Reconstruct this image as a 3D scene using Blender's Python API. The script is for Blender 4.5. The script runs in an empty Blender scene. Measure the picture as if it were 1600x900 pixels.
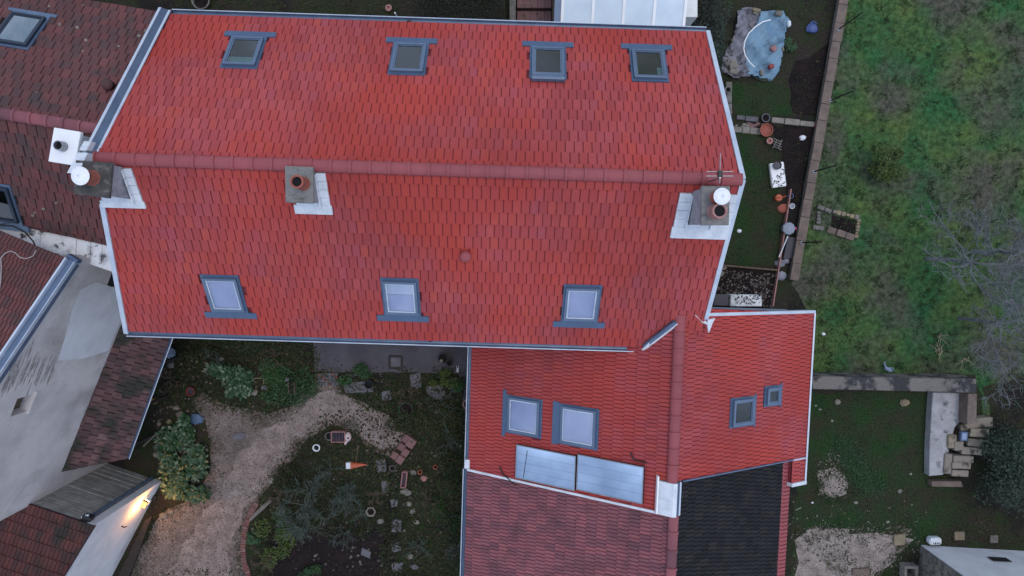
import bpy, bmesh, math, random
import numpy as np
from mathutils import Vector as V, Matrix

random.seed(7)
rng = np.random.default_rng(7)
R = math.radians
SC = bpy.context.scene
COL = SC.collection

# ------------------------------------------------------------------ camera
CAM_H, FOC, TILT = 25.4, 1600 * 24 / 36, R(-3.2)
cam = bpy.data.cameras.new('camera')
cam.sensor_width = 36; cam.lens = 24; cam.clip_end = 600
camo = bpy.data.objects.new('camera', cam); COL.objects.link(camo)
camo.location = (0, 0, CAM_H); camo.rotation_euler = (TILT, 0, 0)
SC.camera = camo

# ------------------------------------------------------------------ light
SUN_EL, SUN_AZ = R(76), R(60)
w = bpy.data.worlds.new('World'); SC.world = w; w.use_nodes = True
nt = w.node_tree; nt.nodes.clear()
wo = nt.nodes.new('ShaderNodeOutputWorld'); bg = nt.nodes.new('ShaderNodeBackground')
sky = nt.nodes.new('ShaderNodeTexSky'); sky.sky_type = 'NISHITA'; sky.sun_disc = False
sky.sun_elevation = SUN_EL; sky.sun_rotation = SUN_AZ; sky.dust_density = 1.5; sky.ozone_density = 1.6
tc = nt.nodes.new('ShaderNodeTexCoord')
cn = nt.nodes.new('ShaderNodeTexNoise'); cn.inputs['Scale'].default_value = 6.5; cn.inputs['Detail'].default_value = 9
cn.inputs['Roughness'].default_value = .58; cn.inputs['Distortion'].default_value = .35
cr = nt.nodes.new('ShaderNodeValToRGB'); cr.color_ramp.elements[0].position = .40; cr.color_ramp.elements[1].position = .64
cm = nt.nodes.new('ShaderNodeMix'); cm.data_type = 'RGBA'
cm.inputs['B'].default_value = (8.4, 10.0, 13.2, 1)
nt.links.new(tc.outputs['Generated'], cn.inputs['Vector']); nt.links.new(cn.outputs['Fac'], cr.inputs['Fac'])
nt.links.new(cr.outputs['Color'], cm.inputs['Factor']); nt.links.new(sky.outputs[0], cm.inputs['A'])
nt.links.new(cm.outputs['Result'], bg.inputs['Color']); nt.links.new(bg.outputs[0], wo.inputs[0])
bg.inputs['Strength'].default_value = .12
sl = bpy.data.lights.new('sun', 'SUN'); sl.energy = .6; sl.angle = R(20); sl.color = (1, .88, .76)
slo = bpy.data.objects.new('sun', sl); COL.objects.link(slo)
slo.rotation_euler = (math.pi / 2 - SUN_EL, 0, math.pi - SUN_AZ)
slo.location = (0, -20, 40)
SC.view_settings.view_transform = 'Standard'; SC.view_settings.look = 'None'
SC.view_settings.exposure = 0.34; SC.view_settings.gamma = 1
SC.view_settings.use_curve_mapping = False

# ------------------------------------------------------------------ helpers
ct, st = math.cos(TILT), math.sin(TILT)
def ray(u, v):
    dx, dy = (u - 800) / FOC, (450 - v) / FOC
    return V((dx, ct * dy + st, st * dy - ct))
def at(u, v, z=0.0):
    "ground or height point seen at a photo position"
    d = ray(u, v); t = (z - CAM_H) / d.z
    return V((d.x * t, d.y * t, z))
def hitp(u, v, o, n):
    d = ray(u, v); c = V((0, 0, CAM_H)); t = (V(o) - c).dot(n) / d.dot(n)
    return c + d * t

ORG = {}
class MB:
    def __init__(s): s.v = []; s.f = []
    def add(s, vs, fs):
        b = len(s.v); s.v += [V(p) for p in vs]; s.f += [tuple(i + b for i in f) for f in fs]; return s
    def box(s, o, ax, ay, az, x0, x1, y0, y1, z0, z1):
        o = V(o); P = [o + ax * x + ay * y + az * z for z in (z0, z1) for y in (y0, y1) for x in (x0, x1)]
        return s.add(P, [(0, 2, 3, 1), (4, 5, 7, 6), (0, 1, 5, 4), (2, 6, 7, 3), (0, 4, 6, 2), (1, 3, 7, 5)])
    def prism(s, poly, d):
        n = len(poly); d = V(d); P = [V(p) for p in poly]
        return s.add(P + [p + d for p in P], [tuple(range(n))[::-1], tuple(range(n, 2 * n))] + [(i, (i + 1) % n, n + (i + 1) % n, n + i) for i in range(n)])
    def tube(s, pts, r, n=6):
        pts = [V(p) for p in pts]; rs = r if isinstance(r, (list, tuple)) else [r] * len(pts)
        base = len(s.v); prev = None
        for i, p in enumerate(pts):
            d = (pts[min(i + 1, len(pts) - 1)] - pts[max(i - 1, 0)])
            d = d.normalized() if d.length > 1e-9 else V((0, 0, 1))
            a = d.orthogonal().normalized() if prev is None else (prev - d * prev.dot(d)).normalized()
            prev = a; b = d.cross(a)
            for k in range(n):
                t = 2 * math.pi * k / n; s.v.append(p + (a * math.cos(t) + b * math.sin(t)) * rs[i])
        for i in range(len(pts) - 1):
            for k in range(n):
                k2 = (k + 1) % n
                s.f.append((base + i * n + k, base + i * n + k2, base + (i + 1) * n + k2, base + (i + 1) * n + k))
        s.f.append(tuple(base + k for k in range(n))[::-1]); e = base + (len(pts) - 1) * n
        s.f.append(tuple(e + k for k in range(n))); return s
    def lathe(s, c, prof, n=16, sx=1, sy=1):
        c = V(c); base = len(s.v)
        for r, z in prof:
            for k in range(n):
                t = 2 * math.pi * k / n; s.v.append(c + V((r * sx * math.cos(t), r * sy * math.sin(t), z)))
        for i in range(len(prof) - 1):
            for k in range(n):
                k2 = (k + 1) % n
                s.f.append((base + i * n + k, base + i * n + k2, base + (i + 1) * n + k2, base + (i + 1) * n + k))
        if prof[0][0] > 1e-4: s.f.append(tuple(base + k for k in range(n))[::-1])
        e = base + (len(prof) - 1) * n
        if prof[-1][0] > 1e-4: s.f.append(tuple(e + k for k in range(n)))
        return s
def smooth(me, on=True):
    me.polygons.foreach_set('use_smooth', [on] * len(me.polygons))
def build(mb, name, mat, parent=None, sm=False, bevel=0, label=None):
    if parent is None:
        a = np.array([tuple(p) for p in mb.v]); o = V((float(a[:, 0].mean()), float(a[:, 1].mean()), float(a[:, 2].min())))
    else: o = ORG[parent.name]
    me = bpy.data.meshes.new(name); me.from_pydata([tuple(p - o) for p in mb.v], [], mb.f); me.update()
    if bevel:
        bm = bmesh.new(); bm.from_mesh(me)
        bmesh.ops.remove_doubles(bm, verts=bm.verts, dist=1e-5)
        bmesh.ops.bevel(bm, geom=bm.edges[:], offset=bevel, segments=1, affect='EDGES', clamp_overlap=True)
        bm.to_mesh(me); bm.free()
    if sm: smooth(me)
    me.materials.append(mat)
    ob = bpy.data.objects.new(name, me); COL.objects.link(ob); ORG[ob.name] = o
    if parent is None: ob.location = o
    else: ob.parent = parent
    if label: ob['label'] = label
    return ob
def tag(o, label, cat, group=None):
    o['label'] = label; o['category'] = cat
    if group: o['group'] = group
    return o
def thing(name, label, cat, loc, group=None):
    o = bpy.data.objects.new(name, None); COL.objects.link(o); o.location = loc; o.empty_display_size = .3
    ORG[o.name] = V(loc); return tag(o, label, cat, group)
def struct(o, kind='structure'): o['kind'] = kind; return o
def jit(a): return random.uniform(-a, a)

# ------------------------------------------------------------------ materials
def lnk(t, a, b): t.links.new(a, b)
def mat(name, c1, c2=None, scale=2.0, rough=.75, metal=0.0, spec=.4, lo=.38, hi=.62, bump=0.0, bscale=30, fine=.25, fscale=45, c3=None, s3=.6, lo3=.5, hi3=.6):
    m = bpy.data.materials.new(name); m.use_nodes = True; t = m.node_tree; b = t.nodes['Principled BSDF']
    b.inputs['Roughness'].default_value = rough; b.inputs['Metallic'].default_value = metal
    b.inputs['Specular IOR Level'].default_value = spec
    c2 = c2 or tuple(x * .7 for x in c1)
    g = t.nodes.new('ShaderNodeNewGeometry')
    def noise(sc, det=6, ro=.6):
        n = t.nodes.new('ShaderNodeTexNoise'); n.inputs['Scale'].default_value = sc; n.inputs['Detail'].default_value = det
        n.inputs['Roughness'].default_value = ro; lnk(t, g.outputs['Position'], n.inputs['Vector']); return n.outputs['Fac']
    def rng_(f, a, b_):
        r = t.nodes.new('ShaderNodeMapRange'); r.inputs[1].default_value = a; r.inputs[2].default_value = b_; lnk(t, f, r.inputs[0]); return r.outputs[0]
    def mixc(f, a, b_):
        x = t.nodes.new('ShaderNodeMix'); x.data_type = 'RGBA'
        lnk(t, f, x.inputs['Factor'])
        for k, vv in (('A', a), ('B', b_)):
            if isinstance(vv, tuple): x.inputs[k].default_value = (*vv, 1)
            else: lnk(t, vv, x.inputs[k])
        return x.outputs['Result']
    col = mixc(rng_(noise(scale), lo, hi), c1, c2)
    if c3: col = mixc(rng_(noise(s3, 8), lo3, hi3), col, c3)
    if fine:
        r = t.nodes.new('ShaderNodeMapRange'); r.inputs[1].default_value = .3; r.inputs[2].default_value = .7
        r.inputs[3].default_value = 1 - fine; r.inputs[4].default_value = 1 + fine; lnk(t, noise(fscale, 4, .7), r.inputs[0])
        x = t.nodes.new('ShaderNodeMix'); x.data_type = 'RGBA'; x.blend_type = 'MULTIPLY'; x.inputs['Factor'].default_value = 1
        lnk(t, col, x.inputs['A']); lnk(t, r.outputs[0], x.inputs['B']); col = x.outputs['Result']
    lnk(t, col, b.inputs['Base Color'])
    if bump:
        bn = t.nodes.new('ShaderNodeBump'); bn.inputs['Strength'].default_value = bump; bn.inputs['Distance'].default_value = .03
        lnk(t, noise(bscale, 5), bn.inputs['Height']); lnk(t, bn.outputs[0], b.inputs['Normal'])
    return m
def rmat(name, cols, rough=.7, spec=.4, moss=None, mlo=.5, mhi=.62, ms=1.2, low=.14, lows=.35, fine=.12, transl=0.0, tint=None):
    "colour drawn per piece (face attribute rnd + object random), with moss or tint patches that have a shape of their own"
    m = bpy.data.materials.new(name); m.use_nodes = True; t = m.node_tree; b = t.nodes['Principled BSDF']
    b.inputs['Roughness'].default_value = rough; b.inputs['Specular IOR Level'].default_value = spec
    at_ = t.nodes.new('ShaderNodeAttribute'); at_.attribute_name = 'rnd'; oi = t.nodes.new('ShaderNodeObjectInfo')
    ad = t.nodes.new('ShaderNodeMath'); ad.operation = 'ADD'; lnk(t, at_.outputs['Fac'], ad.inputs[0]); lnk(t, oi.outputs['Random'], ad.inputs[1])
    fr = t.nodes.new('ShaderNodeMath'); fr.operation = 'FRACT'; lnk(t, ad.outputs[0], fr.inputs[0])
    rp = t.nodes.new('ShaderNodeValToRGB'); el = rp.color_ramp.elements
    while len(el) < len(cols): el.new(.5)
    for i, c in enumerate(cols): el[i].position = i / (len(cols) - 1); el[i].color = (*c, 1)
    lnk(t, fr.outputs[0], rp.inputs[0]); col = rp.outputs[0]
    g = t.nodes.new('ShaderNodeNewGeometry')
    def noise(sc, det=5, off=0):
        n = t.nodes.new('ShaderNodeTexNoise'); n.inputs['Scale'].default_value = sc; n.inputs['Detail'].default_value = det
        n.noise_dimensions = '4D'; n.inputs['W'].default_value = off
        lnk(t, g.outputs['Position'], n.inputs['Vector']); return n.outputs['Fac']
    def mr(f, a, b_, c=0, d=1):
        r = t.nodes.new('ShaderNodeMapRange')
        for i, vv in enumerate((a, b_, c, d)): r.inputs[i + 1].default_value = vv
        lnk(t, f, r.inputs[0]); return r.outputs[0]
    def mx(f, a, b_, mode='MIX'):
        x = t.nodes.new('ShaderNodeMix'); x.data_type = 'RGBA'; x.blend_type = mode
        if isinstance(f, float): x.inputs['Factor'].default_value = f
        else: lnk(t, f, x.inputs['Factor'])
        for k, vv in (('A', a), ('B', b_)):
            if isinstance(vv, tuple): x.inputs[k].default_value = (*vv, 1)
            else: lnk(t, vv, x.inputs[k])
        return x.outputs['Result']
    if tint: col = mx(mr(noise(.45, 4, 3), .42, .62, 0, .75), col, tint)
    if low: col = mx(1.0, col, mr(noise(lows, 4, 1), .3, .7, 1 - low, 1 + low), 'MULTIPLY')
    if fine: col = mx(1.0, col, mr(noise(38, 3, 2), .3, .7, 1 - fine, 1 + fine), 'MULTIPLY')
    if moss: col = mx(mr(noise(ms, 9, 5), mlo, mhi), col, moss)
    lnk(t, col, b.inputs['Base Color'])
    if transl:
        b.inputs['Subsurface Weight'].default_value = 0
        tr = t.nodes.new('ShaderNodeBsdfTranslucent'); lnk(t, col, tr.inputs[0]); ms_ = t.nodes.new('ShaderNodeMixShader')
        ms_.inputs[0].default_value = transl; o = t.nodes['Material Output']
        lnk(t, b.outputs[0], ms_.inputs[1]); lnk(t, tr.outputs[0], ms_.inputs[2]); lnk(t, ms_.outputs[0], o.inputs[0])
    return m
def glass(name, tintc=(.75, .8, .85), fres=.12):
    m = bpy.data.materials.new(name); m.use_nodes = True; t = m.node_tree; t.nodes.clear()
    o = t.nodes.new('ShaderNodeOutputMaterial'); a = t.nodes.new('ShaderNodeBsdfTransparent'); g = t.nodes.new('ShaderNodeBsdfGlossy')
    g.inputs['Roughness'].default_value = .02; a.inputs[0].default_value = (*tintc, 1)
    f = t.nodes.new('ShaderNodeLayerWeight'); pw_ = t.nodes.new('ShaderNodeMath'); pw_.operation = 'POWER'; pw_.inputs[1].default_value = 5
    lnk(t, f.outputs['Facing'], pw_.inputs[0])
    ad = t.nodes.new('ShaderNodeMath'); ad.operation = 'ADD'; ad.inputs[1].default_value = fres + .03; ad.use_clamp = True
    lnk(t, pw_.outputs[0], ad.inputs[0]); x = t.nodes.new('ShaderNodeMixShader')
    lnk(t, ad.outputs[0], x.inputs[0]); lnk(t, a.outputs[0], x.inputs[1]); lnk(t, g.outputs[0], x.inputs[2]); lnk(t, x.outputs[0], o.inputs[0])
    return m

M = {}
M['tile'] = rmat('red_tile', [(.275, .048, .050), (.315, .052, .048), (.345, .064, .062), (.30, .058, .066), (.35, .060, .048), (.285, .051, .054), (.32, .056, .054)], rough=.55, spec=.16, tint=(.36, .042, .028), low=.15)
M['tile_ridge'] = rmat('ridge_tile', [(.24, .055, .06), (.27, .06, .065), (.23, .05, .055)], rough=.6)
M['tile_brown'] = rmat('weathered_brown_tile', [(.095, .036, .034), (.135, .046, .042), (.11, .036, .034), (.08, .038, .038)], rough=.85, moss=(.045, .038, .036), mlo=.48, mhi=.75, ms=2.2, low=.25)
M['tile_rose'] = rmat('faded_rose_tile', [(.19, .064, .074), (.26, .08, .088), (.21, .066, .074), (.14, .053, .064), (.23, .078, .088)], rough=.8, moss=(.09, .04, .042), mlo=.52, mhi=.75, ms=1.6, low=.15)
M['tile_shed'] = rmat('shed_tile', [(.07, .026, .024), (.10, .036, .03), (.08, .028, .027), (.06, .027, .026)], rough=.9, spec=.25, moss=(.03, .026, .022), mlo=.46, mhi=.66, ms=1.8, low=.25)
M['tile_black'] = rmat('blackened_tile', [(.012, .012, .014), (.018, .017, .019), (.009, .0095, .011), (.024, .02, .02)], rough=.9, moss=(.03, .03, .022), mlo=.55, mhi=.75, ms=3, spec=.25)
M['tile_old'] = rmat('old_dark_tile', [(.075, .038, .04), (.11, .056, .056), (.06, .034, .036), (.09, .04, .04), (.12, .07, .07)], rough=.85, moss=(.024, .024, .018), mlo=.42, mhi=.6, ms=1.6, low=.25)
M['deck'] = mat('roof_underlay', (.17, .024, .03), (.14, .02, .025))
M['deck_dark'] = mat('old_roof_underlay', (.05, .026, .027), (.035, .02, .02))
M['zinc'] = mat('blue_grey_zinc', (.12, .17, .25), (.09, .13, .20), rough=.4, metal=.35, spec=.5, fine=.08)
M['zinc_light'] = mat('bright_zinc', (.52, .57, .63), (.42, .47, .54), rough=.4, metal=.25, fine=.1)
M['lead'] = mat('dark_flashing', (.075, .118, .19), (.065, .104, .17), rough=.45, metal=.2, fine=.12)
M['frame'] = mat('skylight_frame', (.115, .158, .225), (.10, .142, .205), rough=.35, metal=.3, fine=.05)
M['frame_navy'] = mat('navy_frame', (.03, .04, .06), (.025, .035, .055), rough=.35, metal=.3, fine=.05)
M['white_metal'] = mat('white_flashing', (.62, .645, .67), (.50, .53, .56), scale=3.5, rough=.45, fine=.14)
M['white_paint'] = mat('white_paint', (.72, .72, .70), (.66, .66, .63), rough=.6, fine=.06)
M['render'] = mat('pale_render', (.58, .53, .50), (.47, .43, .415), scale=.9, rough=.9, c3=(.34, .31, .285), s3=.55, lo3=.54, hi3=.7, fine=.12, bump=.15)
M['render_bright'] = mat('whitewashed_render', (.66, .66, .67), (.57, .57, .58), scale=1.4, rough=.9, fine=.14, bump=.2)
M['limewash'] = mat('limewashed_cement', (.66, .67, .68), (.38, .39, .41), scale=2.6, rough=.9, lo=.48, hi=.64, c3=(.09, .09, .095), s3=3.2, lo3=.57, hi3=.66)
M['house_wall'] = mat('house_wall', (.42, .40, .36), (.36, .34, .31), rough=.9)
M['cement'] = mat('chimney_cement', (.20, .19, .175), (.15, .145, .135), scale=6, rough=.9, c3=(.09, .085, .07), s3=3, lo3=.56, hi3=.66, bump=.2)
M['cement_dark'] = mat('sooty_cement', (.07, .065, .06), (.045, .042, .04), scale=6, rough=.95, bump=.25, c3=(.12, .11, .10), s3=5, lo3=.55, hi3=.62)
M['chimney_side'] = mat('streaked_chimney_face', (.30, .30, .32), (.2, .2, .215), scale=5, rough=.85)
M['terracotta'] = mat('terracotta', (.30, .085, .055), (.24, .07, .05), scale=6, rough=.8)
M['terracotta_pale'] = mat('pale_terracotta', (.34, .17, .15), (.26, .13, .12), scale=8, rough=.85)
M['black'] = mat('flat_black', (.006, .006, .007), (.004, .004, .004), rough=.9, fine=0)  # even black for flues, gutter outlets and hollow pots
M['blackp'] = mat('black_plastic', (.014, .014, .016), (.01, .01, .012), rough=.5, fine=0)
M['white'] = mat('white_enamel', (.78, .78, .77), (.72, .72, .72), rough=.45, fine=.04)
M['blind'] = mat('lavender_blind', (.46, .48, .64), (.40, .425, .58), scale=.8, rough=.8, fine=.02)
M['blind_white'] = mat('white_blind', (.62, .64, .70), (.58, .6, .67), rough=.8, fine=.02)
M['room'] = mat('dark_room', (.012, .013, .013), (.006, .007, .008), scale=3, rough=.8, fine=0)
M['room_warm'] = mat('dim_room', (.06, .035, .045), (.025, .02, .03), scale=4, rough=.8)
M['reveal'] = mat('teal_reveal', (.35, .6, .6), (.32, .55, .58), rough=.7, fine=0)
M['glass'] = glass('pane_glass', (.85, .88, .92), .06)
M['glass_dark'] = glass('dim_pane_glass', (.6, .64, .64), .02)
M['glass_sky'] = glass('bright_pane_glass', (.3, .35, .4), .42)
M['solar'] = mat('solar_collector', (.27, .36, .48), (.24, .33, .45), rough=.05, metal=.85, spec=1.0, fine=0)
M['solar'].node_tree.nodes['Principled BSDF'].inputs['Coat Weight'].default_value = 1
M['solar'].node_tree.nodes['Principled BSDF'].inputs['Coat IOR'].default_value = 2.2
M['planks'] = mat('weathered_planks', (.34, .33, .31), (.22, .215, .20), scale=3, rough=.9, bump=.3)
M['timber'] = mat('old_timber', (.12, .085, .06), (.08, .055, .04), scale=6, rough=.9)
M['timber_dark'] = mat('dark_timber', (.03, .022, .018), (.02, .016, .014), scale=6, rough=.9)
M['steel'] = mat('galvanised_steel', (.3, .31, .33), (.24, .25, .27), rough=.4, metal=.7)

M['stain'] = mat('wall_stain', (.22, .195, .17), (.42, .39, .36), scale=7, rough=.95)
# ground
M['ground'] = mat('damp_soil', (.032, .026, .021), (.024, .032, .014), scale=1.2, rough=1, spec=.1, c3=(.018, .016, .015), s3=.5, fine=.6, fscale=16, bump=.5, bscale=14)
M['lawn'] = mat('lawn_ground', (.026, .082, .030), (.064, .098, .030), scale=.5, rough=1, spec=.1, c3=(.066, .064, .048), s3=.3, lo3=.46, hi3=.62, fine=.6, fscale=5, bump=.5, bscale=16)
M['lawn_dark'] = mat('dark_lawn', (.018, .040, .014), (.030, .030, .017), scale=.9, rough=1, spec=.1, fine=.5, fscale=14, bump=.5, bscale=16)  # darker green and brown mix for the yard and small lawns
M['track'] = mat('worn_gravel', (.245, .195, .175), (.165, .13, .115), scale=2, rough=1, spec=.1, fine=.45, fscale=22, bump=.5, c3=(.11, .09, .075), s3=1.4, lo3=.52, hi3=.7)
M['gravel'] = mat('pink_gravel', (.185, .145, .128), (.105, .085, .073), scale=1.3, rough=1, spec=.15, c3=(.07, .055, .042), s3=.9, lo3=.5, hi3=.66, fine=.5, fscale=22, bump=.6, bscale=40)
M['sand'] = mat('pale_stone_dust', (.30, .25, .22), (.19, .16, .14), scale=2.2, rough=1, spec=.1, c3=(.06, .055, .035), s3=1.3, lo3=.54, hi3=.66, fine=.4, fscale=18, bump=.5)
M['soil'] = mat('bare_soil', (.020, .014, .013), (.012, .010, .010), scale=2, rough=1, spec=.1, fine=.6, fscale=14, bump=.7, bscale=12)
M['concrete'] = mat('patio_concrete', (.085, .078, .088), (.065, .06, .068), scale=1.5, rough=.9, fine=.15, c3=(.045, .042, .045), s3=.7, lo3=.55, hi3=.75)
M['slab'] = mat('stone_slab', (.12, .115, .125), (.085, .08, .086), scale=4, rough=.9, bump=.3)
M['stone'] = mat('grey_stone', (.17, .155, .135), (.11, .10, .088), scale=5, rough=.95, bump=.4)
M['slab_pale'] = mat('pale_worn_concrete', (.34, .335, .34), (.25, .245, .245), scale=2.2, rough=.9, c3=(.07, .068, .07), s3=1.9, lo3=.56, hi3=.64, bump=.2)
M['stone_pale'] = mat('pale_stone', (.22, .2, .17), (.16, .14, .115), scale=5, rough=.95, bump=.4)
M['stone_yellow'] = mat('yellow_stone', (.235, .19, .12), (.17, .135, .09), scale=4, rough=.95, bump=.4)
M['wall_top'] = mat('garden_wall_coping', (.17, .125, .10), (.12, .09, .075), scale=3, rough=.95, fine=.2, bump=.3)
M['wall_conc'] = mat('stained_concrete', (.15, .135, .12), (.035, .034, .036), scale=1.7, rough=.95, lo=.46, hi=.56, bump=.3, c3=(.2, .18, .16), s3=6, lo3=.62, hi3=.7)
M['brick'] = rmat('brick', [(.13, .05, .045), (.17, .07, .06), (.11, .045, .042), (.15, .085, .075)], rough=.9)
M['block'] = rmat('pink_block', [(.16, .085, .08), (.19, .10, .095), (.14, .075, .075)], rough=.9, moss=(.06, .06, .03), mlo=.56, mhi=.66, ms=6)
M['stones'] = rmat('loose_stone', [(.07, .062, .055), (.15, .13, .11), (.10, .085, .072), (.045, .04, .036), (.22, .2, .17)], rough=.95)
M['pebble'] = rmat('gravel_pebble', [(.12, .09, .08), (.22, .175, .155), (.16, .125, .11), (.06, .048, .042), (.28, .235, .215)], rough=.95)
M['ruin'] = rmat('cut_stone_block', [(.21, .18, .14), (.26, .21, .13), (.18, .155, .13), (.24, .20, .16)], rough=.95, moss=(.04, .038, .03), mlo=.54, mhi=.66, ms=3)

# leaves
M['grass'] = rmat('grass_blade', [(.02, .066, .022), (.032, .096, .028), (.06, .108, .03), (.02, .08, .036), (.08, .088, .046)], rough=.8, spec=.2, low=.35, lows=.4, fine=0, transl=.2, tint=(.056, .064, .04))
M['grass_dark'] = rmat('dark_grass', [(.014, .032, .011), (.024, .054, .017), (.04, .058, .02), (.028, .028, .015)], rough=.8, spec=.2, low=.3, fine=0, transl=.2)  # darker blades for yard, small lawns, weeds and coarse tufts
M['cover'] = rmat('ground_cover', [(.013, .030, .010), (.024, .050, .014), (.05, .062, .02), (.05, .036, .024), (.085, .078, .04), (.02, .022, .014), (.028, .058, .02), (.035, .028, .02)], rough=.8, spec=.2, low=.35, fine=0, transl=.2)
M['litter'] = rmat('leaf_litter', [(.04, .025, .018), (.022, .016, .012), (.07, .045, .025), (.03, .03, .014), (.10, .08, .05)], rough=.95, spec=.1, low=.3, fine=0)
M['leaf'] = rmat('bright_leaf', [(.018, .055, .014), (.03, .085, .022), (.022, .06, .02), (.06, .12, .04)], rough=.55, low=.2, fine=0, transl=.25)
M['leaf_big'] = rmat('broad_leaf', [(.015, .05, .018), (.022, .07, .025), (.03, .085, .035), (.16, .21, .13)], rough=.5, low=.2, fine=0, transl=.2)
M['leaf_yellow'] = rmat('yellow_green_leaf', [(.05, .085, .012), (.08, .12, .02), (.03, .06, .012), (.10, .13, .03)], rough=.6, low=.2, fine=0, transl=.25)
M['leaf_dark'] = rmat('dark_leaf', [(.009, .019, .011), (.015, .03, .017), (.022, .04, .021), (.012, .024, .018)], rough=.6, low=.3, fine=0, transl=.1)
M['leaf_hedge'] = rmat('hedge_leaf', [(.010, .012, .006), (.018, .019, .008), (.014, .013, .008)], rough=.7, low=.3, fine=0, transl=.1)
M['leaf_straw'] = rmat('dry_stalk', [(.18, .16, .09), (.24, .22, .13), (.12, .12, .06)], rough=.8, fine=0)
M['bark'] = mat('grey_bark', (.17, .18, .18), (.10, .108, .108), scale=5, rough=.9)
M['bark_green'] = mat('greenish_twig', (.085, .105, .085), (.045, .06, .05), scale=5, rough=.9)
M['tarp'] = mat('blue_tarpaulin', (.10, .19, .27), (.15, .25, .33), scale=1.6, rough=.5, fine=.15, c3=(.06, .11, .16), s3=2.2, lo3=.54, hi3=.64, bump=.2, bscale=5)
M['sheet'] = mat('grey_plastic_sheet', (.20, .20, .235), (.11, .105, .12), scale=3, rough=.5, fine=.2, c3=(.045, .042, .05), s3=2.6, lo3=.54, hi3=.62, bump=.4, bscale=6)
def plain(name, c, rough=.5): M[name] = mat(name, c, tuple(x * .85 for x in c), scale=6, rough=rough, fine=.08)
for n_, c_ in dict(blue_plastic=(.06, .09, .24), orange_plastic=(.45, .10, .045), white_plastic=(.66, .69, .72), grey_plastic=(.22, .24, .29), pink_plastic=(.4, .05, .13),
                   yellow_plastic=(.33, .2, .03), pale_blue=(.22, .28, .4), straw=(.28, .22, .13), pink_white=(.58, .46, .45), red_plastic=(.24, .035, .03), green_plastic=(.008, .05, .02), cable=(.36, .32, .3)).items():
    plain(n_, c_)
poly_m = mat('milky_polycarbonate', (.55, .64, .70), (.48, .57, .64), scale=1.2, rough=.3, fine=.05); M['poly'] = poly_m
lampm = bpy.data.materials.new('lamp_glow'); lampm.use_nodes = True
_b = lampm.node_tree.nodes['Principled BSDF']; _b.inputs['Emission Color'].default_value = (1, .62, .25, 1); _b.inputs['Emission Strength'].default_value = 9
M['glow'] = lampm

def joint(name, c): return mat(name, c, tuple(x * .8 for x in c), scale=3, rough=.9, spec=.2)
JOINT = {'red_tile': joint('red_tile_channel', (.20, .032, .036)), 'ridge_tile': joint('ridge_tile_channel', (.13, .03, .03)), 'weathered_brown_tile': joint('brown_tile_channel', (.05, .025, .026)),
         'faded_rose_tile': joint('rose_tile_channel', (.10, .036, .046)), 'blackened_tile': joint('black_tile_channel', (.006, .006, .008)), 'shed_tile': joint('shed_tile_channel', (.03, .014, .013)), 'old_dark_tile': joint('old_tile_channel', (.03, .016, .018))}
# ------------------------------------------------------------------ slopes and tiles
UP = V((0, 0, 1))
class Slope:
    "roof plane: a and b are the eave ends (left, right when looking up the slope), c any point higher on it"
    def __init__(s, a, b, c):
        s.o = V(a); s.ex = (V(b) - s.o).normalized(); k = V(c) - s.o
        s.ey = (k - s.ex * k.dot(s.ex)).normalized(); s.n = s.ex.cross(s.ey)
        assert s.n.z > 0, 'slope faces down'
    def st(s, p): d = V(p) - s.o; return d.dot(s.ex), d.dot(s.ey)
    def px(s, u, v): return s.st(hitp(u, v, s.o, s.n))
    def w(s, x, y, z=0): return s.o + s.ex * x + s.ey * y + s.n * z
    def mtx(s, x, y, z=0):
        p = s.w(x, y, z); m = Matrix((( s.ex.x, s.ey.x, s.n.x, p.x), (s.ex.y, s.ey.y, s.n.y, p.y), (s.ex.z, s.ey.z, s.n.z, p.z), (0, 0, 0, 1))); return m
    def box(s, mb, x0, x1, y0, y1, z0, z1): return mb.box(s.o, s.ex, s.ey, s.n, x0, x1, y0, y1, z0, z1)

def tile_shape(w_, e, groove=False, th=.03, gap=.055):
    "interlocking tile: recessed side channel (and a middle channel when grooved) beside raised flats; returns joint faces too"
    h = .5 * w_; c = 2 * gap * w_; L = e * 1.12; lo_ = th - .016; g2 = c * .42
    pr = [(-h, 0), (-h, lo_), (-h + c, lo_), (-h + c + .004, th)]; jf = {1}
    if groove: m = c * .5; pr += [(m - g2 - .004, th), (m - g2, lo_ + .003), (m + g2, lo_ + .003), (m + g2 + .004, th)]; jf |= {5}
    pr += [(h, th), (h, 0)]; n = len(pr)
    v = [(x, 0, z + th * .95) for x, z in pr] + [(x, L, z) for x, z in pr]
    f = [(i + 1, i + n + 1, i + n, i) for i in range(n - 1)] + [tuple(range(n))]
    return v, f, jf
def in_poly(poly, x, y):
    for i in range(len(poly)):
        (ax, ay), (bx, by) = poly[i], poly[(i + 1) % len(poly)]
        if (bx - ax) * (y - ay) - (by - ay) * (x - ax) < -1e-6: return False
    return True
CAMP = V((0, 0, CAM_H))
def ccw(poly):
    a = sum(poly[i][0] * poly[(i + 1) % len(poly)][1] - poly[(i + 1) % len(poly)][0] * poly[i][1] for i in range(len(poly)))
    return poly if a > 0 else poly[::-1]
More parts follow.
